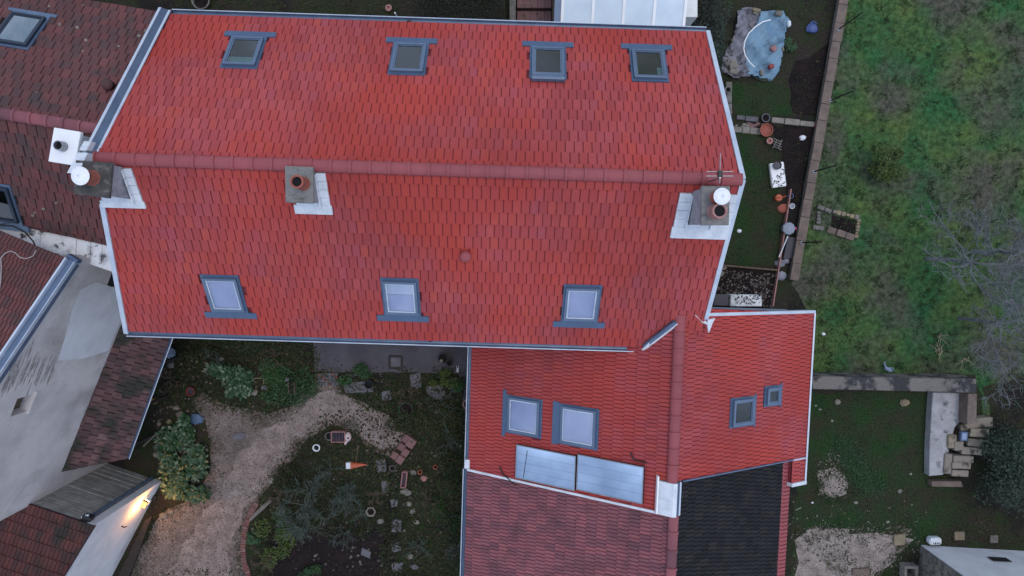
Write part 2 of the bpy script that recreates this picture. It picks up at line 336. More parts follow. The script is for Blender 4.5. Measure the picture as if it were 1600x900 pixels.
def lay(sl_, poly, wd, e, holes=(), groove=False, t0=0.0, th=.03, jitter=.003, stagger=True):
    "returns candidate tiles of one slope"
    poly = ccw(poly); xs = [p[0] for p in poly]; ys = [p[1] for p in poly]; out = []
    ny = int((max(ys) - t0) / e) + 2
    for j in range(-1, ny):
        y = t0 + j * e; off = ((wd / 4 if groove else wd / 2) if (j % 2 and stagger) else 0) + jit(.006)
        for i in range(int(min(xs) / wd) - 2, int(max(xs) / wd) + 3):
            x = i * wd + off
            cs = [(x - wd * .46, y), (x + wd * .46, y), (x - wd * .46, y + e), (x + wd * .46, y + e), (x, y + e / 2)]
            ins = [in_poly(poly, *c) for c in cs]
            if not any(ins): continue
            if any(h[0] < x < h[1] and h[2] < y + e / 2 < h[3] for h in holes): continue
            z = jit(jitter); p = sl_.w(x, y + e / 2); d = CAMP - p
            u, v_ = p.x, p.y
            vis = abs(u / (CAM_H - p.z)) < .76 and abs(v_ / (CAM_H - p.z) + .05) < .44
            area = sl_.n.dot(d) / d.length ** 3 if vis else 0
            out.append((area, x, y, z, jit(.004), all(ins)))
    return dict(s=sl_, p=poly, c=out, shape=tile_shape(wd, e, groove, th))
def place_tiles(sets, roof, mats, limit=300):
    "300 largest whole tiles become parts, all others one joined part"
    al = sorted([(c[0], k, i) for k, S in enumerate(sets) for i, c in enumerate(S['c']) if c[5] and c[0] > 0], reverse=True)[:limit]
    pick = {(k, i) for _, k, i in al}; org = ORG[roof.name]; bmj = bmesh.new(); lay_ = bmj.faces.layers.float.new('rnd')
    mlist = []
    for k, S in enumerate(sets):
        m_ = mats[k]
        if m_ not in mlist: mlist.append(m_)
        mi = mlist.index(m_) * 2; s_ = S['s']; v, f, jf = S['shape']
        me = bpy.data.meshes.new('tile'); me.from_pydata(v, [], f); me.update(); me.materials.append(m_); me.materials.append(JOINT[m_.name])
        for q in jf: me.polygons[q].material_index = 1
        bm = bmesh.new(); ly = bm.faces.layers.float.new('rnd')
        for i, (a, x, y, z, r, full) in enumerate(S['c']):
            if (k, i) in pick:
                o = bpy.data.objects.new('tile', me); COL.objects.link(o); o.parent = roof
                o.matrix_basis = Matrix.Translation(-org) @ s_.mtx(x, y, z) @ Matrix.Rotation(r, 4, 'Z')
            else:
                c_, s__ = math.cos(r), math.sin(r); rr = random.random()
                vs = [bm.verts.new((x + px * c_ - py * s__, y + px * s__ + py * c_, pz + z)) for px, py, pz in v]
                for qi, q in enumerate(f): fc = bm.faces.new([vs[t] for t in q]); fc[ly] = rr; fc.material_index = 1 if qi in jf else 0
        P = S['p']
        for i in range(len(P)):
            (ax, ay), (bx, by) = P[i], P[(i + 1) % len(P)]
            bmesh.ops.bisect_plane(bm, geom=bm.verts[:] + bm.edges[:] + bm.faces[:], plane_co=(ax, ay, 0), plane_no=(by - ay, ax - bx, 0), clear_outer=True)
        mp = {}
        for vv in bm.verts: mp[vv] = bmj.verts.new(s_.w(*vv.co) - org)
        for fc in bm.faces:
            nf = bmj.faces.new([mp[q] for q in fc.verts]); nf[lay_] = fc[ly]; nf.material_index = mi + fc.material_index
        bm.free()
    me = bpy.data.meshes.new('tiles'); bmj.to_mesh(me); bmj.free()
    for m_ in mlist: me.materials.append(m_); me.materials.append(JOINT[m_.name])
    o = bpy.data.objects.new('remaining_tiles', me); COL.objects.link(o); o.parent = roof; o['kind'] = 'stuff'
    return o
def deck(house, polys, m_, thick=.12):
    mb = MB()
    for s_, poly in polys:
        P = [s_.w(x, y, -.004) for x, y in ccw(poly)]; mb.prism([p - s_.n * thick for p in P], s_.n * thick)
    return build(mb, 'roof', m_, house)
def ridge(a, b, roof, m_, step=.44, r=.15, lift=.03):
    a, b = V(a), V(b); d = (b - a).normalized(); side = d.cross(UP).normalized(); n = max(1, round((b - a).length / step)); L = (b - a).length / n
    org = ORG[roof.name]; v = []; K = 8
    for y, rr, zz in ((-.02, r * 1.1, .022), (.045, r * 1.1, .022), (.05, r, 0), (L + .015, r * .97, -.004)):
        for k in range(K + 1):
            t = math.pi * k / K; v.append((rr * math.cos(t), y, rr * .62 * math.sin(t) - .04 + zz))
    W = K + 1; f = [(i * W + k + 1, i * W + k, (i + 1) * W + k, (i + 1) * W + k + 1) for i in range(3) for k in range(K)] + [tuple(range(W))]
    f = [tuple(reversed(q)) for q in f]
    me = bpy.data.meshes.new('ridge_tile'); me.from_pydata(v, [], f); me.update(); me.materials.append(m_)
    for i in range(n):
        p = a + d * (i * L) - org + UP * (lift + jit(.004)); o = bpy.data.objects.new('ridge_tile', me); COL.objects.link(o); o.parent = roof
        o.matrix_basis = Matrix(((side.x, d.x, 0, p.x), (side.y, d.y, 0, p.y), (side.z, d.z, 1, p.z), (0, 0, 0, 1)))
def skylight(house, s_, x, y, wd, ht, style='blind', apron=.28, fm='frame', opened=0.0, flash='lead', awide=.2):
    "x, y: centre on the slope; down-slope is -y"
    o = V(s_.w(x, y)); root = MB(); B = s_.ex, s_.ey, s_.n
    h, g = wd / 2, ht / 2; fr = .068
    fl = MB()
    for a in ((-h - .06, h + .06, g, g + .08), (-h - .06, -h, -g, g), (h, h + .06, -g, g), (-h - awide, h + awide, -g - apron, -g - .1), (-h - .06, h + .06, -g - .1, -g)):
        fl.box(o, *B, *a, .02, .072)
    sk = build(fl, 'skylight', M[flash], house)
    fb = MB()
    t1 = .15
    for a in ((-h, h, g - fr, g), (-h, h, -g, -g + fr), (-h, -h + fr, -g + fr, g - fr), (h - fr, h, -g + fr, g - fr)): fb.box(o, *B, *a, .03, t1)
    build(fb, 'frame', M[fm], sk, bevel=.008)
    ib = MB(); f2 = fr + .036
    for a in ((-h + fr, h - fr, g - f2, g - fr), (-h + fr, h - fr, -g + fr, -g + f2), (-h + fr, -h + f2, -g + f2, g - f2), (h - f2, h - fr, -g + f2, g - f2)): ib.box(o, *B, *a, .03, t1 - .02)
    build(ib, 'sash', M['zinc_light' if style in ('blind', 'half') else fm], sk)
    pb = MB(); pb.box(o, *B, -h + f2, h - f2, -g + f2, g - f2, .108, .114)
    build(pb, 'pane', M['glass_sky' if style == 'sky' else 'glass' if style in ('blind', 'half') else 'glass_dark'], sk)
    inner = MB(); i0, i1, j0, j1 = -h + f2, h - f2, -g + f2, g - f2
    if style in ('blind', 'half'):
        k = j1 if style == 'blind' else j0 + (j1 - j0) * .6
        inner.box(o, *B, i0, i1, j0, k, .075, .08); build(inner, 'blind', M['blind'], sk)
        if style == 'half': build(MB().box(o, *B, i0, i1, k + .01, j1, .07, .076), 'blind', M['blind_white'], sk, label='white upper part of the blind')
    else:
        build(inner.box(o, *B, i0, i1, j0, j1, .03, .035), 'interior_shade', M['room_warm' if style == 'warm' else 'room'], sk)  # flat dark sheet under the pane, painted shade of the unlit room
        if style == 'teal': build(MB().box(o, *B, i0, i1, j1 - .24, j1, .05, .09), 'reveal', M['reveal'], sk)
        if style == 'dark': build(MB().box(o, *B, i0, i0 + .12, j1 - .35, j1, .05, .08), 'reveal', M['reveal'], sk)
    if opened: build(MB().box(o, *B, -h - .02, h + .02, g + .05, g + .2, .05, .2), 'top_cover', M[fm], sk, bevel=.03)
    return sk
def gutter(house, a, b, out, r=.075, m_='zinc', rim=True):
    "open half-round gutter from a to b, out = horizontal direction away from the house"
    a, b, out = V(a), V(b), V(out).normalized(); mb = MB(); K = 8; prof = []
    for k in range(K + 1):
        t = math.pi * k / K; prof.append((r - r * math.cos(t), -r * math.sin(t)))
    for k in range(K, -1, -1):
        t = math.pi * k / K; prof.append((r - (r + .008) * math.cos(t), -(r + .008) * math.sin(t)))
    P = [a + out * x + UP * z for x, z in prof]; n = len(P); d = b - a
    mb.add(P + [p + d for p in P], [(i, (i + 1) % n, n + (i + 1) % n, n + i) for i in range(n)])
    g = build(mb, 'gutter', M[m_], house)
    if rim: build(MB().tube([a + out * 2 * r, b + out * 2 * r], .016, 6), 'rim', M['zinc_light'], g)
    return g
def strip(house, name, pts, side, width, h, m_, z0=0.0):
    "flat capping along pts"
    mb = MB(); side = V(side)
    for p, q in zip(pts[:-1], pts[1:]):
        p, q = V(p), V(q); mb.prism([p + UP * z0, q + UP * z0, q + side * width + UP * z0, p + side * width + UP * z0][::-1], UP * h)
    return build(mb, name, M[m_], house)

# ------------------------------------------------------------------ ground
GZ = 0.0
def sheet(name, pts, z, m_, jitter=.12, sub=5, kind='structure', px=True, parent=None):
    P = [at(u, v, 0) if px else V((u, v, 0)) for u, v in pts]; Q = []
    for i in range(len(P)):
        a, b = P[i], P[(i + 1) % len(P)]
        k = max(1, min(24, int((b - a).length / .35))) if jitter else 1
        for j in range(k):
            p = a.lerp(b, j / k); Q.append(V((p.x + jit(jitter), p.y + jit(jitter), z)))
    mb = MB(); mb.add(Q, [tuple(range(len(Q)))])
    o = build(mb, name, M[m_], parent); me = o.data
    bm = bmesh.new(); bm.from_mesh(me); bmesh.ops.triangulate(bm, faces=bm.faces[:]); 
    bmesh.ops.recalc_face_normals(bm, faces=bm.faces[:])
    if sum(f.normal.z for f in bm.faces) < 0: bmesh.ops.reverse_faces(bm, faces=bm.faces[:])
    bm.to_mesh(me); bm.free(); o['kind'] = kind; return o
sheet('ground', [(-90, -90), (90, -90), (90, 90), (-90, 90)], 0, 'ground', 0, px=False)
LAWN = [(1322, -60), (1950, -60), (1950, 690), (1540, 680), (1527, 588), (1272, 586), (1262, 500), (1240, 440)]
sheet('lawn', LAWN, .004, 'lawn')
YARD = [(1262, 614), (1452, 612), (1452, 750), (1540, 770), (1540, 860), (1440, 850), (1340, 960), (1230, 960), (1250, 700)]
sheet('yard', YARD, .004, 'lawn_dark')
SL1 = [(1142, 128), (1225, 122), (1262, 180), (1200, 185), (1145, 185)]
SL2 = [(1138, 208), (1195, 212), (1212, 260), (1222, 330), (1212, 410), (1120, 412)]
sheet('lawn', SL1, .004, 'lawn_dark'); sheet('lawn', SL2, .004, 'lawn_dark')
PATH = [(190, 960), (205, 900), (242, 812), (262, 795), (312, 775), (330, 735), (328, 690), (318, 655), (304, 636), (302, 622), (318, 614), (332, 620), (352, 632), (420, 646), (455, 634), (486, 606), (492, 585), (528, 588), (536, 612), (585, 640),
        (612, 655), (640, 676), (628, 700), (606, 712), (585, 704), (566, 690), (552, 672), (520, 664), (492, 676), (470, 698), (444, 735), (410, 772), (390, 812), (376, 850), (382, 905), (400, 960)]
sheet('path', PATH, .008, 'gravel', .07)
sheet('path', [(566, 690), (585, 704), (606, 712), (612, 740), (622, 780), (622, 830), (618, 900), (600, 900), (598, 830), (600, 780), (590, 740), (572, 712)], .006, 'soil', .06)
TRACK = [(255, 905), (290, 845), (325, 800), (352, 755), (375, 705), (408, 672), (450, 650), (500, 620), (530, 610), (580, 636), (618, 662), (632, 680), (618, 696), (592, 698), (570, 682), (552, 662), (520, 656), (478, 674), (448, 704), (424, 738), (392, 780), (372, 815), (360, 860), (362, 910)]
sheet('path', TRACK, .012, 'track', .16)
sheet('patio', [(487, 520), (745, 520), (742, 700), (733, 690), (722, 620), (716, 584), (640, 582), (492, 580)], .012, 'concrete', .03)
sheet('soil_bed', [(420, 835), (600, 822), (604, 960), (410, 960)], .006, 'soil', .2)
sheet('soil_bed', [(1132, 418), (1216, 424), (1206, 486), (1108, 486)], .006, 'soil', .05)
sheet('soil_bed', [(1235, 110), (1300, 60), (1312, 5), (1296, 150), (1280, 190), (1235, 180)], .006, 'soil', .15)
sheet('soil_bed', [(1205, 195), (1272, 196), (1252, 320), (1225, 300), (1226, 250)], .006, 'soil', .1)
sheet('stone_dust_patch', [(1250, 840), (1280, 822), (1320, 828), (1352, 838), (1392, 832), (1420, 820), (1424, 850), (1400, 880), (1370, 900), (1350, 960), (1240, 960), (1244, 880)], .008, 'sand', .2)
sheet('stone_dust_patch', [(1280, 738), (1304, 732), (1322, 742), (1325, 772), (1300, 776), (1282, 768), (1276, 752)], .008, 'sand', .1)
sheet('soil_bed', [(1540, 600), (1700, 560), (1700, 860), (1480, 850), (1500, 790), (1545, 760)], .008, 'ground', .2)

def pip(poly, x, y):
    ins = False; j = len(poly) - 1
    for i in range(len(poly)):
        if (poly[i][1] > y) != (poly[j][1] > y) and x < (poly[j][0] - poly[i][0]) * (y - poly[i][1]) / (poly[j][1] - poly[i][1]) + poly[i][0]: ins = not ins
        j = i
    return ins
def leaf_mesh(name, pts, size, m_, tilt=1.0, asp=.5, parent=None, kind=None):
    "pts: Nx3 array of world positions; one two-triangle leaf at each"
    n = len(pts); pts = np.asarray(pts); sz = rng.uniform(size[0], size[1], n)[:, None]
    az = rng.uniform(0, 2 * np.pi, n); el = rng.uniform(-.2, 1.1, n) * tilt
    d = np.stack([np.cos(az) * np.cos(el), np.sin(az) * np.cos(el), np.sin(el)], 1); s = np.stack([-np.sin(az), np.cos(az), rng.uniform(-.4, .4, n)], 1)
    a = pts; b = pts + d * sz * .5 + s * sz * asp * .5; c = pts + d * sz; e = pts + d * sz * .5 - s * sz * asp * .5
    o = V(pts.mean(0)) if parent is None else ORG[parent.name]
    if parent is None: o.z = 0
    vs = np.stack([a, b, c, e], 1).reshape(-1, 3) - np.array(o)
    me = bpy.data.meshes.new(name); idx = np.arange(4 * n)
    me.vertices.add(4 * n); me.vertices.foreach_set('co', vs.ravel())
    me.loops.add(4 * n); me.loops.foreach_set('vertex_index', idx)
    me.polygons.add(n); me.polygons.foreach_set('loop_start', np.arange(0, 4 * n, 4)); me.update(calc_edges=True)
    at_ = me.attributes.new('rnd', 'FLOAT', 'FACE'); at_.data.foreach_set('value', rng.random(n))
    me.materials.append(M[m_]); ob = bpy.data.objects.new(name, me); COL.objects.link(ob); ORG[ob.name] = o
    if parent is None: ob.location = o
    else: ob.parent = parent
    if kind: ob['kind'] = kind
    return ob
def scatter(poly, n, clump=0, spread=.1, avoid=()):
    "n random ground points (world) inside a polygon given in photo positions"
    us = [p[0] for p in poly]; vs = [p[1] for p in poly]; out = []
    while len(out) < n:
        u = random.uniform(min(us), max(us)); v = random.uniform(min(vs), max(vs))
        if not pip(poly, u, v) or any(pip(a, u, v) for a in avoid): continue
        p = at(u, v, 0)
        if clump:
            for _ in range(clump): out.append((p.x + random.gauss(0, spread), p.y + random.gauss(0, spread), random.uniform(.005, .05)))
        else: out.append((p.x, p.y, random.uniform(.003, .04)))
    return out
def stuff(name, label, cat, poly, n, size, m_, clump=0, spread=.1, avoid=(), tilt=1, asp=.5):
    o = leaf_mesh(name, scatter(poly, n, clump, spread, avoid), size, m_, tilt, asp, kind='stuff'); tag(o, label, cat); return o
def stone_mesh(c, r, flat=.6, n=7):
    "irregular rounded stone as an MB"
    mb = MB(); ph = random.random() * 6
    prof = [(.75, 0), (1.0, .35), (.8, .8), (.35, 1.0)]
    base = []
    for a, z in prof:
        for k in range(n):
            t = 2 * math.pi * k / n + ph; q = r * a * (1 + jit(.18))
            base.append(V(c) + V((q * math.cos(t), q * .8 * math.sin(t), z * r * flat)))
    f = [(i * n + k, i * n + (k + 1) % n, (i + 1) * n + (k + 1) % n, (i + 1) * n + k) for i in range(3) for k in range(n)] + [tuple(3 * n + k for k in range(n)), tuple(range(n))[::-1]]
    mb.add(base, f); return mb
def slab_mesh(poly, z0, h, bev=.0):
    P = [at(u, v, 0) for u, v in poly]; P = [V((p.x, p.y, z0)) for p in P]
    a = sum(P[i].x * P[(i + 1) % len(P)].y - P[(i + 1) % len(P)].x * P[i].y for i in range(len(P)))
    if a < 0: P = P[::-1]
    return MB().prism(P, (0, 0, h))
def pxbox(u, v, wp, hp, rot=0, z0=0.0, h=.1, z=None):
    "upright block whose top is centred on a photo position; wp, hp in metres, rot in degrees"
    p = at(u, v, z0 + h if z is None else z); a = R(rot); ax = V((math.cos(a), math.sin(a), 0)); ay = V((-ax.y, ax.x, 0))
    return MB().box(V((p.x, p.y, z0)), ax, ay, UP, -wp / 2, wp / 2, -hp / 2, hp / 2, 0, h)

# ------------------------------------------------------------------ main house
AX = R(-1.87); E1 = V((math.cos(AX), math.sin(AX), 0)); P1 = V((-E1.y, E1.x, 0))
ZE, ZR = 6.0, 9.1
RR = V((5.43, 1.66, ZR)); RL = V((-9.84, 2.158, ZR))
EL_R = RR - P1 * 4.46 + UP * (ZE - ZR); EL_L = at(197, 516, ZE)
EU_R = V((5.42, 6.03, ZE)); EU_L = V((-9.48, 6.517, ZE))
low = Slope(EL_L, EL_R, RR); upp = Slope(EU_R, EU_L, RL)
main = thing('main_house', 'large house with bright red tiled roof, three chimneys and seven skylights', 'house', (-2.3, 1.7, 0))
def quad(s_, *pts): return [s_.st(p) for p in pts]
pl = quad(low, EL_L, EL_R, RR, RL); pu = quad(upp, EU_R, EU_L, RL, RR)
mroof = deck(main, [(low, pl), (upp, pu)], M['deck'])
# walls
wl = [V((-10.6, -1.95, 0)), V((5.05, -2.45, 0)), V((5.1, 5.7, 0)), V((-9.2, 6.1, 0))]
mb = MB(); mb.prism(wl, (0, 0, 5.75)); build(mb, 'wall', M['house_wall'], main)
mb = MB()
for a, b, x in ((wl[1], wl[2], 5.08), ):
    mb.prism([V((x - .12, -2.3, 5.76)), V((x - .12, 5.6, 5.76)), V((x - .12, 1.66, 8.75))], (.12, 0, 0))
build(mb, 'gable_wall', M['house_wall'], main)
SKL = [(352, 457, 'blind', low), (627, 462, 'half', low), (908, 472, 'blind', low)]
SKU = [(382, 85, 'teal', upp), (639, 95, 'plain', upp), (856, 101, 'warm', upp), (1013, 105, 'dark', upp)]
holes_l, holes_u = [], []
W_, H_ = .90, 1.13
for u, v, sty, s_ in SKL:
    x, y = s_.px(u, v); holes_l.append((x - .5, x + .5, y - .72, y + .58))
    skylight(main, s_, x, y, W_, H_, sty, apron=.3, awide=.27)
for u, v, sty, s_ in SKU:
    x, y = s_.px(u, v); holes_u.append((x - .5, x + .5, y - .72, y + .58))
    skylight(main, s_, x, y, W_ * .95, H_ * .98, sty, apron=.3, awide=.27, opened=.1 if sty == 'warm' else 0)
TW, TE = .216, .366
setL = lay(low, pl, TW, TE, holes_l, t0=-.05); setU = lay(upp, pu, TW, TE, holes_u, t0=-.05)
place_tiles([setL, setU], mroof, [M['tile'], M['tile']])
ridge(RL + UP * .03, RR + UP * .03, mroof, M['tile_ridge'], .46, .155)
gutter(main, EL_L + UP * -.02 + P1 * -.0, EL_R - E1 * 1.62 - UP * .02, -P1, .085)
gutter(main, EU_L - UP * .02, EU_R - UP * .02, P1, .085)
for (u, v, s_) in ((672, 530, -1), (639, 36, 1)):   # gutter outlets
    p = at(u, v, 5.93); build(MB().lathe(p - UP * .05, [(.07, 0), (.08, .05), (.05, .06)], 10), 'gutter_outlet', M['black'], main)
# right verge and lower-left verge capping
for nm, pts in (('verge_strip', [EU_R, RR, EL_R + P1 * .95 + UP * .66]),):
    mb = MB()
    for a, b in zip(pts[:-1], pts[1:]):
        d = (b - a).normalized(); nn = E1.cross(d).normalized(); nn = nn if nn.z > 0 else -nn
        mb.box(a, d, E1, nn, -.02, (b - a).length + .02, -.03, .085, -.2, .085)
    build(mb, nm, M['zinc_light'], main)
mb = MB(); a, b = EL_L, low.w(*low.px(160, 316)); d = (b - a).normalized(); sd = d.cross(low.n).normalized()
mb.box(a, d, sd, low.n, -.05, (b - a).length, -.03, .09, -.15, .1); build(mb, 'verge_strip', M['zinc_light'], main)
# zinc-clad party parapet on the upper-left verge
mb = MB(); a, b = EU_L + V((-.02, .12, -.02)), RL + V((-.02, -.05, 0)); d = (b - a).normalized(); sd = V((-1, 0, 0)); sd = (sd - d * sd.dot(d)).normalized()
L_ = (b - a).length
pr = [(0.0, .02), (-.0, .075), (.13, .28), (.17, .28), (.17, -.7), (.0, -.7)]
P = [a + sd * x + UP * z for x, z in pr]; mb.prism(P, d * L_); par = build(mb, 'parapet', M['zinc'], main)
mb = MB(); mb.prism([a + sd * x + UP * z for x, z in ((.12, .285), (.12, .305), (.19, .305), (.19, .285))], d * L_); build(mb, 'capping', M['zinc_light'], par)
mb = MB(); mb.prism([a + sd * x + UP * z for x, z in ((-.035, .06), (-.035, .09), (.012, .12), (.012, .06))], d * L_); build(mb, 'edge_bead', M['zinc_light'], par)
p = a + d * (L_ * .93); mb = MB().box(p, d, sd, UP, -.15, .15, .07, .25, .1, .4); build(mb, 'capping_block', M['white_metal'], par, bevel=.02)
mb = MB().box(a + d * (L_ * .97), d, sd, UP, 0, .62, -.02, .22, .1, .42); build(mb, 'capping_block', M['white_metal'], par)

def chimney(house, s_, name, corners, ztop, cap_m, side_m, over=.05, flash_r=None, capt=.1):
    "corners: photo positions of the cap's four corners (at ztop)"
    C = [at(u, v, ztop) for u, v in corners]; ctr = sum(C, V()) / 4
    mb = MB(); I = [ctr + (c - ctr) * (1 - over / (c - ctr).length * 1.4) for c in C]
    a2 = sum(I[i].x * I[(i + 1) % 4].y - I[(i + 1) % 4].x * I[i].y for i in range(4))
    if a2 < 0: I = I[::-1]; C = C[::-1]
    zb = ztop - 2.3; mb.prism([V((p.x, p.y, zb)) for p in I], (0, 0, 2.3 - capt))
    st_ = build(mb, name, side_m, house)
    build(MB().prism([p - UP * capt for p in C], (0, 0, capt)), 'cap', cap_m, st_, bevel=.012)
    return st_, ctr, I
def foot(house_part, s_, I, m_, wdn=.22, wside=.2, h=.1, sides=(1, 1), steps=True, wr=None):
    "sheet-metal flashing round the foot of a stack on slope s_"
    q = [s_.st(hit_v(p, s_)) for p in I]; x0, x1 = min(a for a, _ in q), max(a for a, _ in q); y0, y1 = min(b for _, b in q), max(b for _, b in q)
    mb = MB(); s_.box(mb, x0 - (wside if sides[0] else .06) - .03, x1 + ((wr or wside) if sides[1] else .06) + .03, y0 - wdn, y0 - .005, .03, .105); build(mb, 'flashing', m_, house_part, bevel=.012)
    mb = MB(); s_.box(mb, x0 - .01, x1 + .01, y0 - .02, y0 + .16, .03, .1); build(mb, 'flashing', m_, house_part)
    ws = (wside, wr or wside)
    for k, sg in ((0, -1), (1, 1)):
        if not sides[k]: continue
        e = x0 if k == 0 else x1; n = 4
        for i in range(n if steps else 1):
            ya = y0 + (y1 - y0) * i / n; yb = y0 + (y1 - y0) * (i + 1) / n - .012
            mb = MB(); s_.box(mb, min(e, e + sg * ws[k]), max(e, e + sg * ws[k]), ya, yb, .03, .095 + .004 * (i % 2)); build(mb, 'flashing', m_, house_part)
            mb = MB(); s_.box(mb, min(e, e + sg * .03), max(e, e + sg * .03), ya, yb, .05, .2); build(mb, 'upstand', m_, house_part)
    return x0, x1, y0, y1
def hit_v(p, s_):
    "drop vertically on to slope"
    t = (s_.o - p).dot(s_.n) / s_.n.z; return p + UP * t
def pot(parent, c, r, h, m_, hole=True, rim=.02):
    o = build(MB().lathe(c, [(r * 1.08, 0), (r, .03), (r * .94, h - .05), (r * 1.0, h - .045), (r * 1.0, h), (r * .74, h), (r * .7, h - .12)], 16), 'pot', m_, parent, sm=False)
    if hole: build(MB().lathe(c + UP * (h - .06), [(r * .72, 0), (r * .72, .004)], 14), 'flue', M['black'], o)
    return o
def cowl(parent, c, r, h):
    o = build(MB().lathe(c + UP * h, [(r, 0), (r * 1.02, .015), (r * .6, .06), (.01, .085)], 20), 'cowl', M['white'], parent)
    for k in range(4):
        t = k * math.pi / 2 + .5; build(MB().tube([c + V((math.cos(t), math.sin(t), 0)) * r * .6 + UP * (h - .2), c + V((math.cos(t), math.sin(t), 0)) * r * .85 + UP * (h + .01)], .012, 5), 'bracket', M['steel'], o)
    # pressed seams of the cowl
    for k in range(3):
        t = k * math.pi / 3; d = V((math.cos(t), math.sin(t), 0))
        build(MB().tube([c + d * r * .95 + UP * (h + .022), c + UP * (h + .09), c - d * r * .95 + UP * (h + .022)], .006, 4), 'seam', M['zinc_light'], o)
    return o
# middle chimney
s1, c1, I1 = chimney(main, low, 'chimney', [(445, 259), (489, 261), (489, 318), (446, 316)], 9.4, M['cement'], M['chimney_side'])
foot(s1, low, I1, M['white_metal'], wdn=.26, sides=(0, 1), wside=.23); p = at(474, 287, 9.4); pot(s1, p, .155, .5, M['terracotta'])
# right chimney by the verge
s2, c2, I2 = chimney(main, low, 'chimney', [(1096, 290), (1141, 291), (1139, 352), (1096, 352)], 9.85, M['cement'], M['chimney_side'])
foot(s2, low, I2, M['white_metal'], wdn=.34, sides=(1, 1), wside=.3, wr=.5)
p = at(1117, 331, 9.85); pot(s2, p, .17, .38, M['terracotta_pale']); p = at(1119, 309, 9.85); pot(s2, p, .14, .22, M['terracotta'], False); cowl(s2, p, .185, .42)
# left chimney on the party wall
s3, c3, I3 = chimney(main, low, 'chimney', [(118, 250), (175, 254), (170, 310), (115, 303)], 9.6, M['cement_dark'], M['chimney_side'])
foot(s3, low, I3, M['white_metal'], wdn=.2, sides=(0, 1), wside=.19); p = at(144, 278, 9.6); pot(s3, p, .17, .25, M['terracotta'], False); cowl(s3, p, .205, .42)
# roof vent
x, y = low.px(728, 399); c = low.w(x, y, .05)
build(MB().lathe(c, [(.13, 0), (.13, .1), (.15, .11), (.15, .15), (.09, .19), (.01, .2)], 14), 'roof_vent', M['tile_ridge'], main, sm=True)
# antenna at the ridge end
p = at(1110, 283, 9.2); an = build(MB().tube([p - UP * .3, p + UP * .75], .022, 8), 'antenna', M['steel'], main)
for dy in (-.1, .0): build(MB().tube([p + UP * .72 + V((-.3, .14 + dy, 0)), p + UP * .72 + V((.3, .14 + dy, 0))], .012, 5), 'rod', M['steel'], an)
build(MB().tube([p + UP * .72 + V((0, -.12, 0)), p + UP * .74 + V((0, .55, 0))], .012, 5), 'boom', M['steel'], an)
build(MB().box(p + UP * .68, V((1, 0, 0)), V((0, 1, 0)), UP, -.05, .05, .02, .16, 0, .1), 'mount', M['blackp'], an)

# ------------------------------------------------------------------ red tiled side wing
XR = V((4.66, -1.2, 6.6)); XD = -P1
def xw(a, b, z): return XR + E1 * a + XD * b + UP * (z - 6.6)
LRUN, LZ, RRUN, RZ = 5.88, 3.2, 4.95, 3.75
B0, B1L, B1R, B1E = .45, 6.2, 5.28, 6.05
wing = thing('side_wing', 'lower red tiled wing joining the large house, with solar collectors and roof windows', 'house', tuple(xw(0, 3, 0)))
sL = Slope(xw(-LRUN, 0, LZ), xw(-LRUN, B1L, LZ), xw(0, 0, 6.6))
sR = Slope(xw(RRUN, B1R, RZ), xw(RRUN, 0, RZ), xw(0, 0, 6.6))
BTOP = at(1272, 489, RZ)
bR0 = (BTOP - XR).dot(XD)
pL = quad(sL, xw(-LRUN, B0, LZ), xw(-LRUN, B1L, LZ), xw(0, B1L, 6.6), xw(0, B0, 6.6))
pR = quad(sR, xw(RRUN, bR0, RZ), xw(RRUN, B1R, RZ), xw(0, B1R, 6.6), xw(0, bR0 - .25, 6.6))
zz = lambda a: 6.6 - (6.6 - RZ) * a / RRUN
EA = RRUN - .58
pRe = quad(sR, xw(RRUN, B1R, RZ), xw(RRUN, B1E, RZ), xw(EA, B1E, zz(EA)), xw(EA, B1R, zz(EA)))
wroof = deck(wing, [(sL, pL), (sR, pR), (sR, pRe)], M['deck'])
mb = MB().prism([xw(-LRUN + .3, .9, 0), xw(-LRUN + .3, B1L - .1, 0), xw(.25, B1L - .1, 0), xw(.25, B1R - .12, 0), xw(RRUN - .35, B1R - .12, 0), xw(RRUN - .35, .9, 0)][::1], (0, 0, 3.0)); build(mb, 'wall', M['house_wall'], wing)
mb = MB().prism([xw(-LRUN + .5, 1, 3.01), xw(0, 1, 6.3), xw(RRUN - .5, 1, 3.5), xw(RRUN - .5, 1, 3.01)], XD * (B1R - 1.2)); build(mb, 'attic_wall', M['house_wall'], wing)
hL, hR = [], []
for u, v, wd, ht, ap in ((820, 650, 1.10, 1.12, .12), (905, 666, 1.12, 1.14, .2)):
    x, y = sL.px(u, v); hL.append((x - wd / 2, x + wd / 2, y - ht / 2 - .02, y + ht / 2)); skylight(wing, sL, x, y, wd, ht, 'blind', apron=ap + .1, awide=.2 if u == 820 else .1)
for u, v, wd, ht in ((1157, 643, .78, .86), (1204, 618, .52, .56)):
    x, y = sR.px(u, v); hR.append((x - wd / 2, x + wd / 2, y - ht / 2 - .02, y + ht / 2)); skylight(wing, sR, x, y, wd, ht, 'plain', apron=.16, awide=.12)
tL = lay(sL, pL, .232, .335, hL, groove=True, t0=-.04); tR = lay(sR, pR, .25, .32, hR, groove=True, t0=-.04); tRe = lay(sR, pRe, .25, .32, groove=True, t0=-.04)
place_tiles([tL, tR, tRe], wroof, [M['tile']] * 3)
ridge(xw(0, .62, 6.64), xw(0, B1R, 6.64), wroof, M['tile_ridge'], .46, .16)
gutter(wing, xw(-LRUN, 1.2, LZ - .02), xw(-LRUN, B1L, LZ - .02), -E1, .075, 'zinc')
